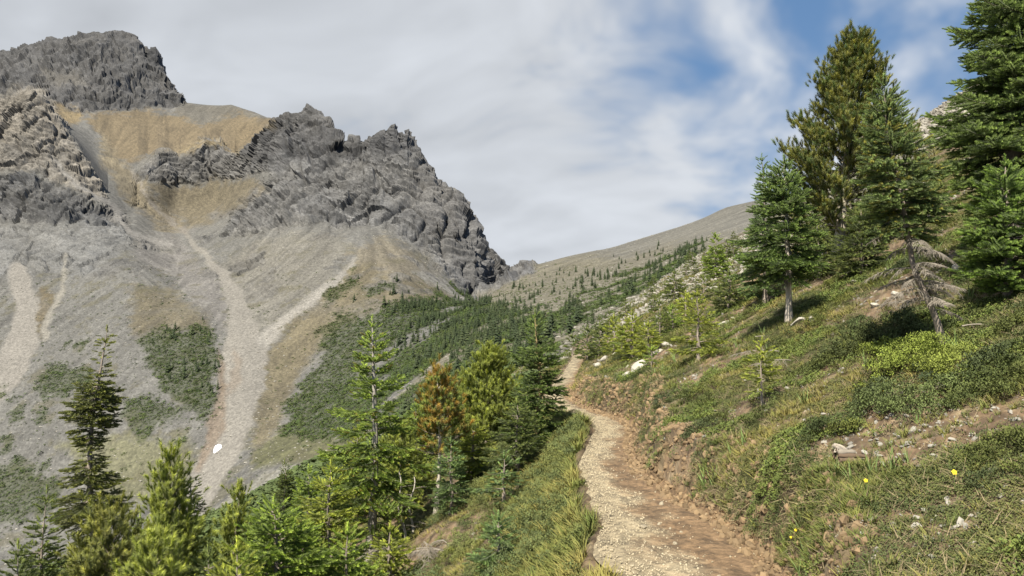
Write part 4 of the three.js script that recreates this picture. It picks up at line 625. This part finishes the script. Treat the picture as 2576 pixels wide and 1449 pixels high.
  // fallen dead branches on the slope
  for (const [px, py, az, len, label] of [[1960, 905, 3.3, 0.55, 'bare dead branch lying beside the seedling fir'], [1990, 930, 2.8, 0.5, 'second bare dead branch beside the shaded hollow'], [1900, 865, 0.1, 0.5, 'curved dead branch below the fir with dead skirt'], [2420, 850, 6.1, 0.6, 'long thin fallen branch right of the bent trunk']]) {
    const G = new THREE.Group(); G.name = numbered('fallen_branch'); G.position.copy(groundAt(px, py)); scene.add(G); tag(G, label, 'branch'); deadBranch(G, V(0, 0.1, 0), az, len, 0.5, px, 1).name = 'stick';
  }
}
console.log('right trees', TOTAL.shoots);

// ---------------------------------------------------------------- far conifers and dwarf-tree mats
function farTree(seed, tiers, slim) { // small jagged conifer, unit height
  const r = RNG(seed), mb = new MB(), dk = [1, 1, 1];
  mb.tube([V(0, -0.15, 0), V(0, 0.5, 0), V(0, 0.97, 0)], 0.03, 0.006, 4, [1.2, 0.8, 0.6]);
  for (let k = 0; k < tiers; k++) {
    const u = 0.05 + 0.93 * k / tiers, R = slim * Math.pow(1 - u, 0.8) * (0.75 + 0.5 * r()) + 0.012, nb = 7;
    for (let b = 0; b < nb; b++) {
      const a = (b + r()) / nb * 6.283, L = R * (0.65 + 0.6 * r()), w = R * 0.34, ca = Math.cos(a), sa = Math.sin(a), y1 = u - 0.02 - 0.35 * L * r(), v = 0.7 + 0.6 * r(), c = [v, v, v];
      const i0 = mb.v(0, u + 0.075, 0, c), i1 = mb.v(ca * L * 0.55 - sa * w, y1 + 0.005, sa * L * 0.55 + ca * w, c), i2 = mb.v(ca * L, y1 + 0.02, sa * L, c), i3 = mb.v(ca * L * 0.55 + sa * w, y1 + 0.005, sa * L * 0.55 - ca * w, c); mb.i.push(i0, i1, i2, i0, i2, i3, i1, i3, i2);
    }
  }
  return mb.geometry();
}
function bushGeometry(seed, n) { const r = RNG(seed), o = []; for (let k = 0; k < n; k++) { const a = r() * 6.283, e = Math.asin(r()), c = V(Math.cos(a) * Math.cos(e), Math.sin(e) * 0.75, Math.sin(a) * Math.cos(e)).multiplyScalar(0.55 + 0.45 * r()), s = 0.22 + 0.16 * r(); for (let q = 0; q < 3; q++) o.push(c.x + (r() - 0.5) * s * 2, c.y + (r() - 0.35) * s * 1.6, c.z + (r() - 0.5) * s * 2); } return tris(o); }
{
  const r = RNG(99), { P, green, cx, cy, rows, cols } = FAR, n = rows * cols;
  const FARM = [[0.027, 0.043, 0.014], [0.036, 0.053, 0.017], [0.045, 0.062, 0.02]].map(c => new THREE.MeshStandardMaterial({ vertexColors: true, color: new THREE.Color().setRGB(...c), roughness: 0.85, side: THREE.DoubleSide }));
  const shapes = [farTree(1, 9, 0.20), farTree(2, 8, 0.26), farTree(3, 9, 0.23), farTree(4, 7, 0.3)];
  const TREES = [[[[960, 770], [1150, 740], [1330, 780], [1430, 740], [1480, 790], [1390, 885], [1250, 905], [1000, 905], [950, 830]], 0.6], [[[1390, 860], [1480, 790], [1560, 720], [1700, 640], [1800, 600], [1770, 660], [1600, 745], [1480, 830]], 0.35], [[[1190, 770], [1330, 700], [1560, 640], [1700, 620], [1560, 700], [1430, 760], [1300, 790]], 0.22], [[[345, 840], [520, 830], [546, 870], [545, 1000], [440, 990], [380, 900]], 0.26], [[[820, 740], [900, 670], [1000, 690], [1010, 740], [830, 800]], 0.14], [[[340, 720], [500, 740], [530, 830], [360, 800]], 0.03], [[[1000, 900], [1250, 905], [1380, 885], [1300, 930], [1100, 1040], [1000, 1060]], 0.25], [[[960, 700], [1180, 735], [1100, 760]], 0.1]];
  const TB = TREES.map(t => bounds(t[0])), spots = [], mats = [];
  const cell = (v) => { const a = r(), b = r(); const w = v + rows; const q = [0, 1, 2].map(k => lerp(lerp(P[v * 3 + k], P[w * 3 + k], a), lerp(P[(v + 1) * 3 + k], P[(w + 1) * 3 + k], a), b)); return q; };
  const area = v => { const w = v + rows, ax = P[w * 3] - P[v * 3], az = P[w * 3 + 2] - P[v * 3 + 2], bx = P[(v + 1) * 3] - P[v * 3], bz = P[(v + 1) * 3 + 2] - P[v * 3 + 2]; return Math.abs(ax * bz - az * bx); };
  for (let i = 0; i < cols - 1; i++) for (let j = 14; j < rows - 1; j++) {
    const v = i * rows + j, X = cx[v], Y = cy[v]; if (Y < 590 || X < -120) continue;
    const A = area(v); if (-P[v * 3 + 2] > 1000) continue;
    for (let k = 0; k < TREES.length; k++) { const B = TB[k]; if (X < B[0] + 40 || X > B[1] - 40 || Y < B[2] + 40 || Y > B[3] - 40) continue; if (inside(TREES[k][0], X, Y) > 0 && r() < A * TREES[k][1] * 0.055 * 2 * sst(-0.12, 0.2, fbm(P[v * 3] * 0.03, 7, P[v * 3 + 2] * 0.03, 2)) * (0.35 + 1.3 * green[v])) { const q = cell(v); spots.push([q, (2.3 + 5.2 * r() * r() + 1.4 * r()) * (k === 3 ? 1.1 : 1), X, Y, k]); break; } }
    if (green[v] > 0.06 && r() < A * 0.5 * green[v] * green[v]) mats.push([cell(v), 0.45 + 0.6 * r() + 1.3 * Math.pow(r(), 7)]);
    else if (green[v] < 0.3 && FAR.rough[v] > 0.055 && FAR.rough[v] < 0.2 && Y > 640 && r() < A * 0.032 * sst(640, 760, Y) * (X > 1190 ? 2.2 : 1) * (0.3 + 2.2 * Math.max(0, fbm(P[v * 3] * 0.02, 4, P[v * 3 + 2] * 0.02, 2) + 0.15))) mats.push([cell(v), 0.5 + 1.0 * r() * r()]);
  }
  const size = s => s[1] / -s[0][2]; spots.sort((a, b) => size(b) - size(a));
  const big = spots.slice(0, 300), rest = spots.slice(300);
  big.forEach(([q, h], k) => { const o = shade(new THREE.Mesh(shapes[k % 4], FARM[k % 3])); o.name = numbered('distant_conifer'); o.position.set(q[0], q[1] - 0.1, q[2]); o.scale.set(h * (0.75 + 0.7 * r()), h, h * (0.75 + 0.7 * r())); o.rotation.set((r() - 0.5) * 0.1, r() * 6, (r() - 0.5) * 0.1); scene.add(o); tag(o, 'small dark conifer standing in the distant forest below the pass', 'tree', 'distant conifers below the pass'); });
  const T = new THREE.Matrix4(), mk2 = (q, s, sy) => new THREE.Matrix4().makeRotationY(r() * 6.28).scale(V(s, sy, s)).setPosition(q[0], q[1], q[2]);
  if (rest.length) tag(scatter('distant_forest', shapes[1], new THREE.MeshStandardMaterial({ color: 0xffffff, vertexColors: true, roughness: 0.85, side: THREE.DoubleSide }), rest.map(([q, h]) => { const v = 0.75 + 0.5 * r(); return [mk2(q, h, h), [0.045 * v, 0.066 * v, 0.026 * v]]; }), scene), 'mass of tiny conifers thinning out up the valley toward the pass', 'forest', null, 'stuff');
  tag(scatter('dwarf_tree_mat', bushGeometry(5, 26), M.bush, mats.map(([q, s]) => { const v = 0.7 + 0.6 * r(), y = r(); return [mk2(q, s * 1.2, s * (0.9 + 0.7 * r())), [lerp(0.062, 0.10, y) * v, lerp(0.094, 0.118, y) * v, lerp(0.03, 0.034, y) * v]]; }), scene), 'dark green mats of dwarf conifers spread over the valley slopes', 'shrubs', null, 'stuff');
  console.log('far', spots.length, 'mats', mats.length);
  { const low = []; for (let k = 0; k < 16000; k++) { const d = 22 * Math.pow(150 / 22, r()), t = -0.75 + 0.85 * r(); if (d > edgeD(t)) continue; const x = t * d, z = -d, w = fbm(x * 0.05, 2.9, z * 0.05, 3) + 0.25 * n3(x * 0.3, 1, z * 0.3); if (w < -0.08 || t > 0.03) continue; const s = (0.35 + 0.5 * r()) * clamp(d / 60, 0.5, 1.3), v = 0.7 + 0.6 * r(); low.push([mk2([x, Hnear(x, z), z], s * 1.2, s), [0.085 * v, 0.115 * v, 0.04 * v]]); }
    tag(scatter('slope_shrubs', bushGeometry(15, 40), M.bush, low, scene), 'dark shrubs covering the lower near slope left of the trail', 'shrubs', null, 'stuff'); console.log('low', low.length); }
  // loose blocks on the screes
  const blocks = []; for (let t = 0; t < 400000 && blocks.length < 16000; t++) { const i = Math.floor(r() * (cols - 1)), j = 20 + Math.floor(r() * (rows - 60)), v = i * rows + j; if (FAR.rough[v] > 0.3 || green[v] > 0.3 || cy[v] < 560 || cx[v] < -150) continue; const q = cell(v), s = 0.22 + 0.9 * Math.pow(r(), 6), c = 0.26 + 0.17 * r(); blocks.push([mk2(q, s, s * 0.7), [c, c * 0.96, c * 0.88]]); }
  tag(scatter('scree_blocks', rockGeometry(3, 1, 0.8, 1, 0), M.pebble, blocks, scene), 'loose pale blocks strewn over the screes and debris chutes', 'rocks', null, 'stuff');
  // old snow in the chute
  let best = 0, bd = 1e9; for (let v = 0; v < n; v++) { if (v % rows < 20) continue; const [a, b] = chart(P[v * 3], P[v * 3 + 1], P[v * 3 + 2]); const e = (a - 548) ** 2 + (b - 1131) ** 2; if (e < bd) { bd = e; best = v; } }
  const sp = new THREE.Shape(); [[-1.6, -2.6], [-0.3, -3.2], [1.2, -1.8], [1.9, 0.8], [1.2, 2.6], [-0.4, 2.9], [-1.7, 1.9], [-2.0, -0.4]].forEach(([x, y], k) => k ? sp.lineTo(x, y) : sp.moveTo(x, y));
  const sg = new THREE.ExtrudeGeometry(sp, { depth: 0.15, bevelEnabled: true, bevelSize: 0.3, bevelThickness: 0.2, bevelSegments: 2 }); const sm = shade(new THREE.Mesh(sg, M.snow)); sm.name = 'snow_patch'; sm.position.set(P[best * 3], P[best * 3 + 1] + 0.2, P[best * 3 + 2] + 0.6); sm.rotation.x = -0.75; sm.scale.set(0.85, 0.85, 0.85); scene.add(sm); tag(sm, 'small patch of old white snow at the foot of the debris chute', 'snow');
}

// ---------------------------------------------------------------- rocks on the near slope
const ROCKS = [0, 1, 2, 3].map(k => rockGeometry(60 + k, 1, 1, 1, 2));
function placeRock(px, py, w, flat, label, group, name = 'limestone_rock', kind = 'rock') {
  const p = groundAt(px, py), s = w / F * -p.z / 2, o = shade(new THREE.Mesh(ROCKS[Math.floor(Math.abs(px + py)) % 4], kind === 'stone' ? M.looseStone : M.stone)); o.name = numbered(name); o.position.copy(p); o.position.y += s * flat * 0.15; o.scale.set(s, s * flat, s * 0.8); o.rotation.set(0.1, px * 1.7, 0.46); scene.add(o); tag(o, label, kind, group); return o;
}
for (const [px, py, w, f, label] of [[2412, 682, 44, 0.75, 'white jagged boulder on the slope below the right edge firs'], [2448, 672, 24, 0.5, 'small pale rock just right of the white jagged boulder'], [1506, 922, 22, 0.8, 'rounded white boulder nearest the trail above the bend'], [1522, 905, 34, 0.6, 'long white boulder behind the rounded one above the bend'], [1548, 893, 22, 0.5, 'pale rock beside the long white boulder'], [1680, 872, 44, 0.4, 'pale cracked slab beside the scraggly fir'], [1652, 888, 36, 0.4, 'pale slab lower end beside the dwarf fir'], [1612, 925, 60, 0.35, 'low pale outcrop in the grass above the trail'], [1575, 945, 36, 0.3, 'lower tip of the pale outcrop above the trail'], [2010, 812, 56, 0.4, 'white broken slab by the foot of the skirted fir'], [2045, 806, 40, 0.45, 'white slab end against the shaded hollow'], [1815, 820, 60, 0.25, 'thin pale ledge left of the skirted fir'], [2205, 770, 36, 0.4, 'white stone under the drooping dead branches'], [2260, 745, 44, 0.35, 'pale flat stone behind the drooping dead branches'], [2150, 712, 30, 0.4, 'pale stone below the largest pine'], [2300, 630, 40, 0.5, 'pale stone left of the right edge firs'], [2330, 470, 50, 0.6, 'pale ledge on the hillside between bent fir and big fir'], [2360, 505, 60, 0.5, 'broad pale ledge below the hillside skyline'], [1420, 990, 9, 0.7, 'single pale block on the trail at the bend'], [2400, 1302, 16, 0.8, 'pale fist-sized stone near the bottom right'], [2495, 1180, 44, 0.35, 'pale stone plate half buried at the right'], [2440, 1195, 28, 0.4, 'pale chip left of the half buried plate']]) placeRock(px, py, w, f, label);
{
  const r = RNG(123);
  for (let k = 0; k < 130; k++) { const px = 1650 + 926 * r(), py = 720 + 690 * r(); const p = groundAt(px, py); if (onTrail(p.x, -p.z) > 0 || p.x < trailR(-p.z) + 0.4) continue; const w = Math.min(7 + 14 * r() * r() + 6 * sst(2100, 2500, px) * r(), 0.2 / -p.z * F); const o = placeRock(px, py, w, 0.4 + 0.3 * r(), 'small pale stone lying among the grass on the right slope', 'small stones on the right slope', 'slope_stone', 'stone'); }
  for (let k = 0; k < 24; k++) { const d = 4.6 + 9 * r() * r(), q = r(), x = lerp(trailL(d), trailR(d), 0.04 + 0.92 * q * (0.55 + 0.45 * r())), s = 0.012 + 0.020 * r() * r() * 1.4, o = shade(new THREE.Mesh(ROCKS[k % 4], M.looseStone)); o.name = numbered('trail_stone'); o.position.set(x, Hnear(x, -d) + s * 0.3, -d); o.scale.set(s * 1.2, s * 0.75, s); o.rotation.set(r(), r() * 6, r() * 0.5); scene.add(o); tag(o, 'loose pale angular stone lying on the trail', 'stone', 'loose stones on the trail'); }
  const peb = [];
  for (let k = 0; k < 26000; k++) {
    const d = 3.5 + 15 * Math.pow(r(), 1.6), q = r(), l = trailL(d), rr = trailR(d), x = lerp(l - 0.08, rr + 0.05, q); const g = sst(0.08, -0.24, (q - 0.46 - 0.5 * fbm(x * 3, 0.9, -d * 2.0, 3) - 0.25 * sst(9, 13, d)) * 0.8);
    if (r() > 0.035 + 0.96 * g) continue; const s = 0.0028 + 0.0075 * Math.pow(r(), 2.6), c = 0.29 + 0.20 * r();
    peb.push([new THREE.Matrix4().makeRotationFromEuler(new THREE.Euler(r() * 3, r() * 6, r() * 3)).scale(V(s * 1.3, s * 0.8, s)).setPosition(x, Hnear(x, -d) + s * 0.35 + 0.004, -d), [c, c * 0.88, c * 0.71]]);
  }
  const clods = [];
  for (let k = 0; k < 6500; k++) { const d = 4 + 15 * r(), rr = trailR(d), x = rr - 0.12 + 0.55 * r(), s = 0.006 + 0.04 * Math.pow(r(), 2.5), v = 0.7 + 0.6 * r(); clods.push([new THREE.Matrix4().makeRotationFromEuler(new THREE.Euler(r() * 3, r() * 6, r() * 3)).scale(V(s * 1.2, s * 0.8, s)).setPosition(x, Hnear(x, -d) + s * 0.05, -d), [0.25 * v, 0.18 * v, 0.115 * v]]); }
  tag(scatter('soil_clods', rockGeometry(29, 1, 1, 1, 0), M.pebble, clods, scene), 'brown soil clods and crumbs fallen along the cut bank', 'soil', null, 'stuff');
  tag(scatter('gravel', rockGeometry(9, 1, 1, 1, 0), M.pebble, peb, scene), 'pale gravel strewn along the left side of the trail', 'gravel', null, 'stuff');
  // small chips on the slope and the scree beyond the bend
  const chips = [];
  for (let k = 0; k < 90000; k++) {
    const d = 2.8 + 47 * r(), t = -0.05 + 0.75 * r(), x = t * d, z = -d; if (d > edgeD(t) || onTrail(x, d) > 0.3) continue; const sc = screeAt(x, z), bn = bareness(x, z);
    if (r() > sc * 0.8 + (d < 6 ? 0.6 : d < 14 ? 0.25 : 0.15) * bn + 0.02) continue; const s = (d < 14 ? 0.004 + 0.02 * Math.pow(r(), 3) : 0.008 + 0.03 * Math.pow(r(), 3)) * (1 + 1.6 * sc) * (d > 15 ? 1.2 : 1), c = 0.22 + 0.18 * r();
    chips.push([new THREE.Matrix4().makeRotationFromEuler(new THREE.Euler(r(), r() * 6, r())).scale(V(s * 1.5, s * 0.6, s)).setPosition(x, Hnear(x, z) + s * 0.3, z), [c, c * 0.95, c * 0.87]]);
  }
  for (let k = 0; k < 9000; k++) { const d = 40 + 85 * r(), t = 0.40 + 0.3 * r(), x = t * d, z = -d; if (d > edgeD(t) || r() > screeAt(x, z)) continue; const s = 0.05 + 0.22 * Math.pow(r(), 3), c = 0.22 + 0.16 * r(); chips.push([new THREE.Matrix4().makeRotationFromEuler(new THREE.Euler(r(), r() * 6, r())).scale(V(s * 1.6, s * 0.6, s)).setPosition(x, Hnear(x, z) + s * 0.2, z), [c, c * 0.94, c * 0.84]]); }
  tag(scatter('stone_chips', rockGeometry(19, 1, 1, 1, 0), M.pebble, chips, scene), 'pale limestone chips scattered over the slope and scree beyond the bend', 'stones', null, 'stuff');
  console.log('peb', peb.length, 'chips', chips.length);
}

// ---------------------------------------------------------------- grass, leaves and litter
{
  const r = RNG(321), kinds = { grass: [], leaf: [], herb: [], twig: [], long: [] };
  const up = (x, z) => { const e = 0.15, hx = (Hnear(x + e, z) - Hnear(x - e, z)) / (2 * e), hz = (Hnear(x, z + e) - Hnear(x, z - e)) / (2 * e); return V(-hx, 1, -hz).normalize(); };
  const mat = (x, z, s, sy, lean) => { const n = up(x, z).lerp(UP, lean).normalize(), q = new THREE.Quaternion().setFromUnitVectors(UP, n).multiply(new THREE.Quaternion().setFromAxisAngle(UP, r() * 6.28)); return new THREE.Matrix4().compose(V(x, Hnear(x, z) - 0.008, z), q, V(s, sy, s)); };
  const N = 260000;
  for (let k = 0; k < N; k++) {
    const d = 2.5 * Math.pow(48 / 2.5, Math.pow(r(), 0.85)), t = -0.62 + 1.36 * r(), x = t * d, z = -d; if (d > edgeD(t) * 0.98) continue;
    const tr = onTrail(x, d); if (tr > (x > trailR(d) ? 0.95 - 0.35 * r() : 0.72 - 0.5 * r())) continue;
    const bank = x > trailR(d) && x < trailR(d) + 0.42 && d < 14 && fbm(x * 0.2, 4.1, d * 0.8, 2) > 0.11; if (bank && r() < 0.7) continue;
    const bn = bareness(x, z), sc = screeAt(x, z); if (r() < bn * 0.93) continue; if (r() < sc * 0.66) continue;
    const far = clamp(d / 9, 1, 3), f1 = fbm(x * 0.9 + 3, 1.2, z * 0.9, 3), f2 = fbm(x * 0.8 - 9, 5.2, z * 0.8, 3), left = x < trailL(d), verge = left && x > trailL(d) - 0.9 && d < 16;
    const v = 0.7 + 0.6 * r(); let kind = f1 > -0.07 ? 'leaf' : 'grass'; if (f2 > 0.13) kind = 'herb'; if (r() < 0.14) kind = 'twig'; if (r() < 0.25) kind = r() < 0.5 ? 'grass' : 'leaf'; if (verge && r() < 0.6) kind = 'grass'; if (!left && d < 14 && f1 < -0.05 && r() < 0.008) kind = 'long';
    const dry = sst(-0.1, 0.35, fbm(x * 0.4, 9.9, z * 0.4, 2) + 0.12 * sst(10, 20, d)) * 0.8;
    if (kind === 'grass') { const s = (0.034 + 0.045 * r()) * (verge ? 1.9 : 1) * Math.sqrt(far), y = clamp(dry + 0.7 * r() - 0.15 + (verge ? 0.1 : 0), 0, 1); kinds.grass.push([mat(x, z, s * 1.25, s, 0.55), [lerp(0.105, 0.29, y) * v, lerp(0.14, 0.245, y) * v, lerp(0.03, 0.082, y) * v]]); }
    else if (kind === 'leaf') { const s = (0.075 + 0.06 * r()) * Math.sqrt(far) * (left ? 1.25 : 1), y = r() * 0.6 + dry * 0.5; kinds.leaf.push([mat(x, z, s, s * 0.75, 0.2), [lerp(0.062, 0.17, y) * v, lerp(0.09, 0.165, y) * v, lerp(0.028, 0.05, y) * v]]); }
    else if (kind === 'herb') { const s = (0.09 + 0.08 * r()) * Math.sqrt(far), y = r(); kinds.herb.push([mat(x, z, s, s * 0.9, 0.3), [lerp(0.08, 0.165, y) * v, lerp(0.118, 0.20, y) * v, lerp(0.03, 0.042, y) * v]]); }
    else if (kind === 'long') { const s = 0.13 + 0.10 * r(); kinds.long.push([mat(x, z, s * 0.8, s, 0.7), [0.14 * v, 0.20 * v, 0.06 * v]]); }
    else { const s = (0.11 + 0.08 * r()) * Math.sqrt(far); kinds.twig.push([mat(x, z, s, s, 0.1), [0.27 * v, 0.22 * v, 0.145 * v]]); }
  }
  tag(scatter('grass', grassTuft(1, 16, 0.55, 0.6), M.leaf, kinds.grass, scene), 'short green and straw-coloured grass over the slope and trail verges', 'grass', null, 'stuff');
  tag(scatter('ground_cover', leafMat(2, 60, 0.24, 0.75), M.leaf, kinds.leaf, scene), 'low dark leafy ground cover creeping over the slope', 'ground cover', null, 'stuff');
  tag(scatter('low_shrubs', leafMat(4, 70, 0.30, 0.7), M.leaf, kinds.herb, scene), 'patches of brighter green low shrubs and herbs on the slope', 'shrubs', null, 'stuff');
  tag(scatter('dead_litter', twigMat(6, 18), M.leaf, kinds.twig, scene), 'dry brown stalks and litter between the plants', 'litter', null, 'stuff');
  if (kinds.long.length) tag(scatter('long_blades', grassTuft(8, 10, 0.5, 0.9), M.leaf, kinds.long, scene), 'clumps of long arching green blades on the right slope', 'grass', null, 'stuff');
  console.log(Object.entries(kinds).map(([a, b]) => a + ' ' + b.length).join(', '));
}

{ // spreading dwarf shrubs in rounded mounds
  const r = RNG(654), list = [];
  const mound = (x0, z0, R, n, col) => { for (let k = 0; k < n; k++) { const a = r() * 6.28, q = Math.sqrt(r()) * R, x = x0 + Math.cos(a) * q, z = z0 + Math.sin(a) * q; if (onTrail(x, -z) > 0.3 || fbm(x * 1.6, 3.3, z * 1.6, 3) + 0.35 * (1 - q / R) < 0.10 + 0.15 * r()) continue; const s = 0.06 + 0.05 * r(), v = 0.65 + 0.7 * r(), lift = (1 - q * q / R / R) * R * 0.42 * (0.4 + 0.6 * r()); list.push([new THREE.Matrix4().makeRotationFromEuler(new THREE.Euler((r() - 0.5), r() * 6, (r() - 0.5))).scale(V(s, s, s)).setPosition(x, Hnear(x, z) + lift, z), col.map(c => c * v)]); } };
  for (const [px, py, R, c] of [[2270, 935, 0.55, [0.20, 0.25, 0.045]], [2170, 925, 0.45, [0.20, 0.25, 0.045]], [2350, 950, 0.4, [0.21, 0.25, 0.05]], [2090, 950, 0.3, [0.19, 0.23, 0.05]], [2230, 1020, 0.38, [0.115, 0.15, 0.055]], [2300, 1035, 0.34, [0.12, 0.155, 0.055]], [2150, 870, 0.5, [0.08, 0.10, 0.035]], [2050, 855, 0.45, [0.085, 0.105, 0.04]], [2250, 850, 0.45, [0.085, 0.11, 0.035]]]) { const p = groundAt(px, py); mound(p.x, p.z, R, Math.round(520 * R * R / 0.2), c); }
  for (let k = 0; k < 330; k++) { const d = 3 + 20 * r() * r() + 3 * r(), t = -0.14 + 0.82 * r(), x = t * d; if (d > edgeD(t) * 0.9 || onTrail(x, d) > 0 || screeAt(x, -d) > 0.4) continue; const R = 0.10 + 0.20 * r(), y = r(); mound(x, -d, R, Math.round(330 * R * R / 0.05 * 0.35), [lerp(0.055, 0.13, y), lerp(0.078, 0.145, y), lerp(0.022, 0.036, r())]); }
  for (let k = 0; k < 230; k++) { const d = 4.6 + 13 * r(), x = trailL(d) - 0.22 - 2.4 * r() * r(); const R = 0.13 + 0.24 * r() * r(), y = r(), n = Math.round(60 + 500 * R * R); for (let e = 0; e < n; e++) { const a = r() * 6.28, q = Math.sqrt(r()) * R, X = x + Math.cos(a) * q, Z = -d + Math.sin(a) * q, s = 0.06 + 0.05 * r(), v = 0.65 + 0.7 * r(); if (onTrail(X, -Z) > 0.1) continue; list.push([new THREE.Matrix4().makeRotationFromEuler(new THREE.Euler(r() - 0.5, r() * 6, r() - 0.5)).scale(V(s, s, s)).setPosition(X, Hnear(X, Z) + (1 - q * q / R / R) * R * 1.0 * (0.1 + 0.9 * r()), Z), [lerp(0.10, 0.19, y) * v, lerp(0.135, 0.20, y) * v, 0.06 * v]]); } }
  tag(scatter('dwarf_shrubs', leafMat(14, 34, 0.24, 1.1), M.leaf, list, scene), 'rounded mounds of dwarf shrubs on the slope either side of the trail', 'shrubs', null, 'stuff'); console.log('mounds', list.length);
}

// ---------------------------------------------------------------- rotten stump, flowers
{
  const p = groundAt(2140, 1160), mb = new MB(), r = RNG(8), G = new THREE.Group(); G.name = numbered('rotten_stump'); G.position.copy(p); scene.add(G); tag(G, 'weathered rotten stump fragment lying in the grass on the right slope', 'stump');
  for (let k = 0; k < 12; k++) { const top = k > 6, L = (top ? 0.10 : 0.15) + 0.08 * r(), pts = [], y0 = top ? 0.085 : 0.02 + 0.02 * (k % 3), z0 = (k % 7 - 3) * 0.017, a = (r() - 0.5) * 0.5; for (let m = 0; m <= 6; m++) { const q = m / 6; pts.push(V(-0.10 + q * L + 0.01 * r(), y0 + 0.018 * Math.sin(q * 3 + k) - 0.045 * q, z0 + a * q * 0.12)); } mb.tube(pts, u => (0.015 + 0.010 * r()) * (1 - 0.75 * Math.abs(u - 0.35)), 0, 6, top ? [0.33, 0.29, 0.235] : [0.13, 0.09, 0.06], 0.6, k); }
  mb.build('wood', M.bark, G);
  const petal = new THREE.CircleGeometry(0.007, 8); petal.scale(0.8, 1, 1); petal.translate(0, 0.007, 0);
  [[2398, 1222, 1.15, 'largest yellow flower on the lower right slope'], [2176, 1240, 0.9, 'yellow flower low on the slope left of the largest one'], [2222, 1004, 0.7, 'yellow flower high on the slope above the stump'], [2540, 648, 1.0, 'orange-yellow flower at the foot of the right edge firs'], [2000, 1360, 0.7, 'tiny yellow flower near the bottom by the trail bank'], [1988, 1378, 0.6, 'lowest tiny yellow flower by the trail bank']].forEach(([px, py, s, label], i) => {
    const g = groundAt(px, py + 12), F0 = new THREE.Group(); F0.name = numbered('yellow_flower'); F0.position.copy(g); scene.add(F0); tag(F0, label, 'flower');
    const st = new MB(), H = 0.10; st.tube([V(0, -0.02, 0), V(0.005, H * 0.5, 0.005), V(0, H, 0.012)], 0.0018, 0.0012, 4, [0.1, 0.16, 0.04]); st.build('stem', M.bark, F0);
    for (let k = 0; k < 5; k++) { const m = shade(new THREE.Mesh(petal, M.petal)); m.name = 'petal'; m.position.set(0, H, 0.014); m.rotation.set(-0.5, 0, k * 1.2566); m.scale.setScalar(s * 0.95); F0.add(m); }
  });
}
console.log('shoots', TOTAL.shoots);
renderer.render(scene, camera);
